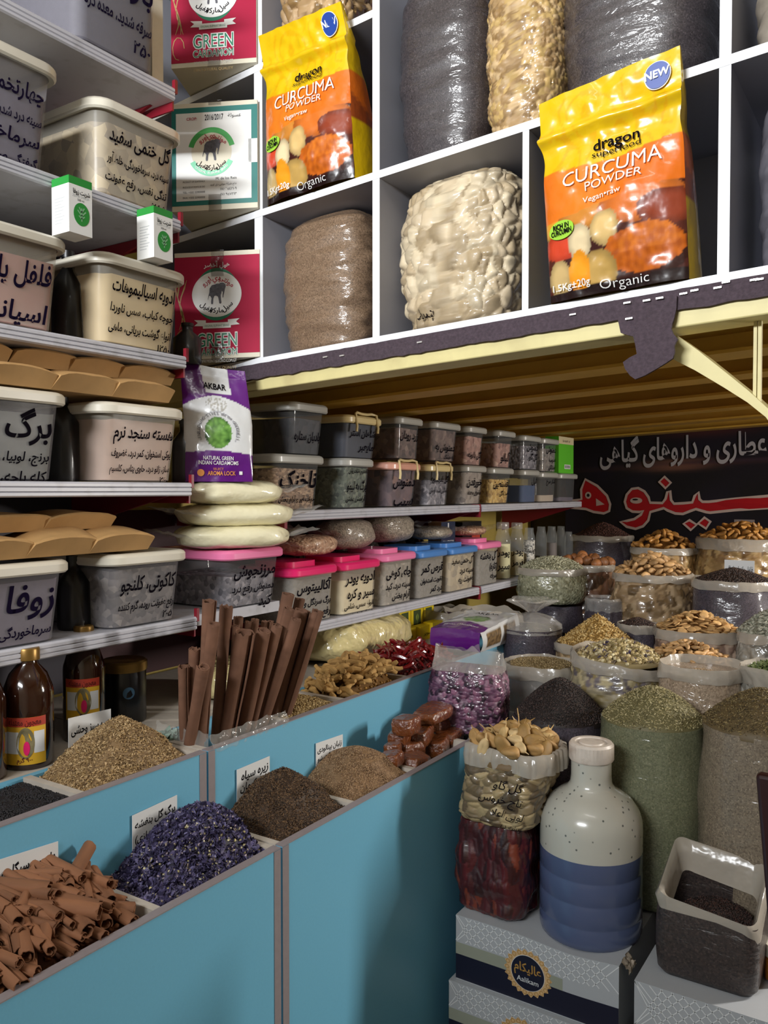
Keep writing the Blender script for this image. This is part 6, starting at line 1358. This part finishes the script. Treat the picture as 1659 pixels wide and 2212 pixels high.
def pf(u, v, o=0):
    bul = .026 * math.sin(PI * u) ** .6 * math.sin(PI * min(1, .12 + v * .95)) if v < .93 else .026 * math.sin(PI * u) ** .6 * math.sin(PI * .99)
    x = (u - .5) * wp * (1 - .10 * max(0, v - .55)) - .028 * max(0, v - .5); y = -bul + .10 * v * v * .35 + .006 * nz(u * 5, v * 7, 2) * math.sin(PI * u)
    return (x, y - o, hp * v * (1 - .015 * math.sin(PI * u)) + .008 * v * (u - .5) * -3)
b = MB(); b.grid(pf, 60, 100, 0, col=akb); b.grid(lambda u, v: (lambda p: (p[0], -p[1] + .07 * v * v + .02, p[2]))(pf(1 - u, v)), 12, 20, 0, col=lambda u, v: PUR)
b.grid(lambda s, v: (lambda p, q: tuple(p[i] * (1 - s) + q[i] * s for i in range(3)))(pf(1, v), (pf(1, v)[0], -pf(1, v)[1] + .07 * v * v + .02, pf(1, v)[2])), 3, 20, 0, col=lambda s, v: PUR)
b.grid(lambda s, v: (lambda p, q: tuple(p[i] * (1 - s) + q[i] * s for i in range(3)))((pf(0, v)[0], -pf(0, v)[1] + .07 * v * v + .02, pf(0, v)[2]), pf(0, v)), 3, 20, 0, col=lambda s, v: PUR)
f = lambda o: (lambda x, y: pf(x / wp + .5, y / hp, o))
b.text('AKBAR', 0, hp * .80, .023, f(.003), 1, 'c', wfit=.058, bold=.02); b.text('NATURAL GREEN', .0, hp * .185, .014, f(.003), 2, 'c', wfit=.075, bold=.01); b.text('INDIAN CARDAMOMS', .0, hp * .145, .014, f(.003), 2, 'c', wfit=.10, bold=.01); b.text('SELECT', 0, hp * .10, .008, f(.003), 3, 'c'); b.text('AROMA LOCK', .008, hp * .055, .015, f(.003), 3, 'c', wfit=.07, bold=.02)
b.ellipse(-.044, hp * .075, .009, .009, f(.003), 3, 20); b.rect(.052, .06, hp * .06, hp * .09, f(.003), 2)
arc_text(b, 'ENRICHING LIVES WITH GOODNESS', 0, hp * .42, .046, .010, f(.003), 4, PI / 2, 3.9)
b.build('printed_pouch', [M['vprint'], M['ink'], M['white'], mat('copper print', '#e0954f', .35), mat('grey print', '#6f6e74', .5)], pch, ang=70)
# cream flour bags stacked on the pink lidded tub
M['flour'] = mat('cream flour in clear film', '#ece5c2', .5, coat=.8, crough=.14, bump=.5, bs=16, bdist=.02)
def pillow(name, label, cat, c, w, d, h, yaw, m, seed, ears=True, group=None, earm='film_milky', ear=.16, p=3.0, wr=.03):
    root = thing(name, label, cat, c, yaw, group); b = MB(); e = 2 / p
    def f(u, v):
        a, t = 2 * PI * u, PI * v; r = math.sin(t) ** .55; ca, sa = math.cos(a), math.sin(a)
        n = 1 + wr * nz(ca * 2.5 + seed, sa * 2.5, v * 6)
        return (math.copysign(abs(ca) ** e, ca) * w / 2 * r * n, math.copysign(abs(sa) ** e, sa) * d / 2 * r * n, h / 2 + math.copysign(abs(math.cos(t)) ** .8, math.cos(t)) * h / 2 * (1 + wr * nz(ca * 4, sa * 4, seed)))
    b.grid(f, 40, 20, wrap=True); b.build('filled_bag', m, root, ang=80)
    if ears:
        for s in (-1, 1):
            b = MB(); b.grid(lambda u, v: (s * (w * .44 + w * ear * u), (v - .5) * d * (.8 + .25 * u), h * .5 + (.02 * u + .010 * nz(u * 3, v * 7, seed + s)) + .02 * (1 - u) * nz(v * 5, seed, 1) * u), 8, 14); b.build('film_end', M[earm], root, ang=80)
    return root
zb = P1[0] + .001
for i, (px, dz, w) in enumerate(((500, 0, .30), (508, .058, .31), (492, .118, .28))):
    p = onX(px, 1120, -1.57); pillow('flour_bag', ('lowest cream flour bag pressed on the pink tub lid', 'middle cream flour bag of the stack on the pink lid', 'topmost cream flour bag under the purple pouch')[i], 'flour bag', (p.x, p.y, zb + dz), w, .22, .064, math.radians(62 + 6 * i), M['flour'], i * 5, wr=.07, ear=.26)
# ---------------------------------------------------------------- things on and behind the coloured lids
M['grain_pink'] = speck('pinkish grains in film', ['#b08a6e', '#c8a184', '#8f6c54', '#d6b498'], 120, .6, .6, .004, coat=.8, crough=.14, wrinkle=.6, wscale=14)
M['grain_grey'] = speck('speckled grey seeds in film', ['#8c8172', '#a39786', '#6f6557', '#b7ab98'], 230, .6, .4, .002, coat=.8, crough=.14, wrinkle=.6, wscale=12)
def lidbag(label, px, py, zb, X, w, d, h, m, seed, ears=True):
    p = onX(px, py, X); pillow('grain_bag', label, 'bag', (X, p.y, zb + .006), w, d, h, PI / 2, m, seed, ears, None, 'film', .26, 2.1, wr=.09)
lidbag('clear bag of pinkish grains on the lid behind the bark bundle', 662, 1200, P2[0] + .02, -1.58, .22, .16, .06, M['grain_pink'], 1)
lidbag('clear bag of speckled grey seeds on the cream spice tub lid', 745, 1175, P3[0] + .02, -1.64, .24, .17, .10, M['grain_grey'], 2)
lidbag('clear bag of speckled grey seeds on the mountain tea lid', 838, 1170, P4[0] + .02, -1.64, .24, .17, .10, M['grain_grey'], 3)
lidbag('flat clear bag of grey grains on the first blue lid', 930, 1170, P5[0] + .02, -1.62, .2, .15, .05, M['grain_grey'], 4)
lidbag('flat clear bag of brownish grains on the pink lid by the jars', 1010, 1162, P6[0] + .02, -1.64, .22, .14, .04, M['grain_pink'], 5)
p = onX(972, 1150, -1.72); b = MB(); b.lathe([(.05, 0), (.05, .10)], 24); jr = thing('yellow_jar', 'small jar with a mustard yellow lid behind the first blue lid', 'jar', (p.x, p.y, ZL)); b = MB(); b.lathe([(.045, 0), (.05, .006), (.05, .135)], 24); b.build('body', M['grain_grey'], jr); b = MB(); b.lathe([(.052, .135), (.052, .185), (.048, .19)], 28); b.build('lid', mat('mustard lid', '#b79a3a', .4), jr)
p = onX(955, 1150, -1.66)
def stand_box(name, label, cat, pl, pr, pt, X, zb, d, cols, art):
    y0, y1 = onX(pl, pt, X).y, onX(pr, pt, X).y; zt_ = onX(pl, pt, X).z; w, h = y1 - y0, zt_ - zb
    root = thing(name, label, cat, (X, (y0 + y1) / 2, zb)); b = MB(); b.box(-d, 0, -w / 2, w / 2, 0, h, 0)
    art(b, lambda o: (lambda u, v: (o, u, v)), w, h); b.build('carton', cols, root, smooth=False); return root
def art_cereal(b, f, w, h):
    b.rect(-w / 2, w / 2, h * .55, h, f(.0006), 1); b.text('COLAGRICON', 0, h * .66, .02, f(.001), 2, 'c', wfit=w * .8); b.rect(-w * .04, w * .04, h * .82, h * .98, f(.001), 2); b.ellipse(0, h * .30, w * .33, w * .30, f(.0008), 3, 24, 0, 2 * PI, .72)
stand_box('drink_carton', 'navy and tan carton standing behind the second blue lid', 'carton', 953, 983, 1128, -1.62, ZL, .06, [mat('tan carton', '#b58a68', .5), mat('navy carton', '#1e2a44', .5), M['white'], mat('cream swirl print', '#dcbf9c', .5)], art_cereal)
def art_tin(b, f, w, h):
    b.rect(-w * .02, w * .42, h * .50, h * .80, f(.0006), 1); b.text('ALMOND', .0, h * .40, .02, f(.001), 2, 'c', wfit=w * .7); b.text('PICTURES', 0, h * .26, .02, f(.001), 2, 'c', wfit=w * .7)
stand_box('black_tin', 'black tin with a red square behind the pink lid', 'tin', 999, 1040, 1128, -1.64, ZL, .08, [M['black'], M['lab_red'], M['white']], art_tin)
def art_green(b, f, w, h):
    b.rect(-w / 2, w / 2, h * .80, h, f(.0006), 1); b.text('SHAP-V', 0, h * .85, .016, f(.001), 2, 'c', wfit=w * .5); b.rect(-w * .12, w * .28, h * .12, h * .24, f(.0006), 3)
    for k in range(6): b.rect(-w * .09 + w * .06 * k, -w * .06 + w * .06 * k, h * .14, h * .22, f(.001), 2)
stand_box('green_carton', 'bright green carton standing at the end of the upper tub row', 'carton', 1207, 1239, 942, -1.515, t9 + .001, .07, [mat('bright green carton', '#5fbf2e', .5), mat('cream carton band', '#d9cba4', .5), M['ink'], M['white']], art_green)
def jar(label, pxl, pxr, pyt, X, fillc, filltop, lid, lines=(), body='glass', shape='jar'):
    px = (pxl + pxr) / 2; p = onX(px, 1200, X); r = (pxr - pxl) / 2 / FL * depth(p); zt_ = onX(px, pyt, X).z; h = zt_ - ZL
    root = thing('glass_jar', label, 'jar', (X, p.y, ZL), -math.radians(57)); b = MB()
    b.lathe([(r * .94, 0), (r, .008), (r, h * .66), (r * .92, h * .74), (r * .74, h * .82), (r * .72, h * .90)], 30, 0, cap1=False)
    f = lambda x, y: ((r + .0012) * math.cos(x / r), (r + .0012) * math.sin(x / r), y); v = h * .62
    for s, sz in lines: v -= sz; b.text(s, r * .85, v, sz, f, 1, 'r', wmax=r * 1.7, bold=.016)
    b.build('body', [M[body], M['ink']], root)
    if fillc: b = MB(); b.lathe([(r * .90, .004), (r * .95, .012), (r * .95, h * filltop)], 24); tag(b.build('filling', fillc, root), kind='stuff')
    if lid: b = MB(); b.lathe([(r * .76, h * .885), (r * .78, h * .89), (r * .78, h * .985), (r * .73, h)], 26); b.build('lid', M[lid], root)
jar('jar of pale yellow powder beside the last pink lid', 1069, 1103, 1128, -1.56, mat('pale yellow powder', '#d6cf9f', .8), .62, 'film_milky', [('پودر', .05), ('سیر', .06)])
jar('jar of cream powder second from the last pink lid', 1101, 1132, 1129, -1.56, mat('cream white powder', '#cfc298', .8), .45, 'film_milky', [('پودر', .05), ('فرمز', .05)])
jar('jar of white speckled goods with a red line', 1130, 1156, 1129, -1.54, speck('white speckled beads', ['#d8d2c6', '#c7c0b3', '#3a3634', '#e4dfd4'], 120, .6, .3), .66, None, [('پولشعله', .045)])
jar('empty looking glass jar just behind the white speckled jar', 1157, 1181, 1127, -1.56, mat('dark goods', '#2b2a2c', .6), .3, None)
jar('glass jar with brownish goods in the row before the dark red seed sack', 1180, 1203, 1127, -1.56, mat('brown goods', '#5b4a42', .6), .55, None)
jar('last tall glass jar before the dark red seed sack', 1201, 1222, 1127, -1.56, None, 0, None)
jar('short glass jar squeezed beside the dark red seed sack', 1219, 1238, 1140, -1.52, None, 0, None)
# dim jars in the shadow between the shelves of the run
for i, (px, X) in enumerate(((640, -1.80), (690, -1.80), (735, -1.82), (790, -1.82), (850, -1.82), (890, -1.82))):
    p = onX(px, 1150, X); b = MB(); b.lathe([(.05, 0), (.055, .01), (.055, .17), (.04, .20), (.042, .20), (.042, .225)], 24); root = thing('shadow_jar', ('first', 'second', 'third', 'fourth', 'fifth', 'last')[i] + ' dim glass jar in the shadow behind the seed bags on the lids', 'jar', (X, p.y, ZL)); b.build('body', mat('dim glass %d' % i, '#2e2a26', .12, coat=.8), root)
# ---------------------------------------------------------------- goods on the ledge under the lower shelf
M['foil'] = mat('cream film pack', '#cfc08a', .3, coat=.8, crough=.12, bump=1.0, bs=13, bdist=.03)
pa = onX(770, 1410, -1.62)
pk = pillow('film_pack', 'big crumpled cream film pack lying under the lower shelf', 'pack', (-1.61, pa.y - .06, ZLg), .48, .30, .135, PI / 2, M['foil'], 31, False, wr=.10, p=3.4)
pillow('film_pack', 'smaller cream film pack beside the cinnamon bark bundle', 'pack', (-1.57, 1.66, ZLg), .26, .24, .09, PI / 2 + .2, M['foil'], 37, False, wr=.10, p=3.2)
b = MB(); b.grid(lambda u, v: (.02 + .10 * u - .09, -.11 + .10 * v + .03 * u, .137 + .004 * nz(u * 5, v * 5, 3) - .02 * v * 0), 6, 6, 0); b.build('printed_label', mat('grey label print', '#6f675c', .4, coat=.4), pk)
def art_tea(b, f, w, h):
    b.rect(-w * .30, w * .30, h * .32, h * .92, f(.0006), 1); b.stroke([(0, h * .4), (w * .02, h * .8)], .003, f(.001), 3); b.ellipse(.0, h * .66, w * .12, h * .12, f(.001), 3, 12); b.text('سوپر', 0, h * .10, .022, f(.001), 2, 'c', wfit=w * .5)
cols = [mat('yellow tea carton', '#e5c817', .5), mat('dark green window print', '#3c4a20', .5), M['ink'], mat('olive sprig print', '#7d8f3a', .5)]
for i, (pl, pr, pt) in enumerate(((862, 887, 1322), (888, 914, 1316), (915, 937, 1310))):
    stand_box('tea_carton', ('yellow carton with green window touching the cream film pack', 'middle yellow carton with green window under the lower shelf', 'yellow carton with green window beside the crumpled grey bag')[i], 'carton', pl, pr, pt, -1.60 - .005 * i, ZLg, .05, cols, art_tea)
for i, (pl, pr, pt) in enumerate(((868, 896, 1362), (899, 930, 1354), (920, 946, 1344))):
    y0, y1 = onX(pl, pt, -1.55).y, onX(pr, pt, -1.55).y; z = onX(pl, pt, -1.55).z; b = MB(); w = y1 - y0; b.box(-.04, 0, -w / 2, w / 2, 0, max(.02, z - ZLg), 0); b.text('سوپر', 0, .35 * (z - ZLg), .02, lambda u, v: (.0006, u, v), 1, 'c', wfit=w * .5)
    tag(b.build('tea_packet', [cols[0], M['ink']], loc=(-1.545 + .012 * i, (y0 + y1) / 2, ZLg), smooth=False), ('low yellow packet before the first window carton', 'low yellow packet before the middle window carton', 'low yellow packet before the last window carton')[i], 'packet')
def open_bag(label, px, py, X, R, h, m, hc, hl, yaw=0):
    p = onX(px, py, X); root = thing('open_bag', label, 'bag', (X, p.y, ZU + .0008)); N = 48; sd = px
    b = MB(); b.loft([[(R * k * math.cos(a) * 1.15, R * k * math.sin(a), h * t) for a in [2 * PI * i / N for i in range(N)]] for k, t in ((.85, 0), (1, .2), (1.02, .7), (.98, 1))]); b.build('goods', m, root, ang=70)
    b = MB(); b.loft([[((R * k + .012 * nz(math.cos(a) * 3, math.sin(a) * 3, sd + s)) * math.cos(a) * 1.15, (R * k + .012 * nz(math.cos(a) * 3, math.sin(a) * 3, sd + s)) * math.sin(a), h + dz + .018 * nz(math.cos(a) * 2.2, math.sin(a) * 2.2, sd + s * .4)) for a in [2 * PI * i / N for i in range(N)]] for s, (k, dz) in enumerate(((.9, -.004), (1.0, .02), (1.08, .035), (1.15, .02), (1.17, -.012)))], 0, False, False); b.build('crumpled_mouth', M['rim'], root, ang=80)
    heap('dark_goods', hl, 'goods', ('disc', X, p.y, R * .85), lambda x, y: ZU + h + .004 + .02 * np.clip(1 - np.hypot(x - X, y - p.y) / R, 0, 1), '#241a1c', [('seed', 500, .012, hc, .6)])
open_bag('grey crumpled open bag of dark petals behind the lying purple pouch', 962, 1376, -1.56, .085, .045, M['s_dark'], ['#3a2630', '#2a1b22', '#4a323c'], 'dark petals in the crumpled bag behind the lying purple pouch')
open_bag('grey open bag of dark curled leaves under the end of the lower shelf', 1040, 1350, -1.42, .12, .05, M['s_grey'], ['#3b332b', '#2b251f', '#54493d'], 'dark curled leaves in the bag under the end of the lower shelf')
# purple pouch lying on the counter
lp = thing('cardamom_pouch', 'purple and white cardamom pouch lying flat at the counter end', 'pouch', (-1.43, 2.50, ZU + .001)); w, d, h = .19, .30, .066
b = MB(); tw = lambda u, v: (u * w + .004 * nz(v * 6, 1, 0), v * d, h * (1 + .40 * v) + .010 * math.sin(PI * u) * math.sin(PI * min(1, v + .2)) + .003 * nz(u * 7, v * 7, 1))
b.grid(tw, 30, 40, 0, col=lambda u, v: PUR if v < .22 + .09 * math.sin(PI * u) else (leafy(.3 + u * .4, .28 + (v - .32) * .9) if math.hypot((u - .52) / .26, (v - .52) / .17) < 1 else SIL))
b.grid(lambda u, v: (u * w, -.006 * math.sin(PI * v), tw(u, 0)[2] * v), 20, 6, 0, col=lambda u, v: PUR)
b.grid(lambda u, v: (w + .010 * math.sin(PI * v), u * d, tw(1, u)[2] * v), 40, 10, 0, col=lambda u, v: (mixc(lin('#8a6f47'), lin('#4d3b22'), .5 + 1.5 * nz(u * 30, v * 9, 5)) if (.12 < u < .50 or .56 < u < .88) and .18 < v < .84 else SIL))
b.grid(lambda u, v: (0, d - u * d, tw(0, 1 - u)[2] * v), 6, 3, 0, col=lambda u, v: PUR); b.grid(lambda u, v: (w - u * w, d, tw(1 - u, 1)[2] * v), 6, 3, 0, col=lambda u, v: SIL)
b.grid(lambda u, v: (w * .05 + u * w * .95, d + .04 * v, h * .5 + .02 * v), 10, 3, 0, col=lambda u, v: SIL)
f = lambda x, y: (lambda p: (p[0], p[1], p[2] + .003))(tw(x / w, y / d)); b.text('INDIAN CARDAMOMS', w * .5, d * .12, .016, f, 1, 'c', wfit=w * .7); b.text('AKBAR', w * .5, d * .8, .03, f, 2, 'c', wfit=w * .5)
b.build('printed_pouch', [M['vprint'], M['white'], M['ink']], lp, ang=60)
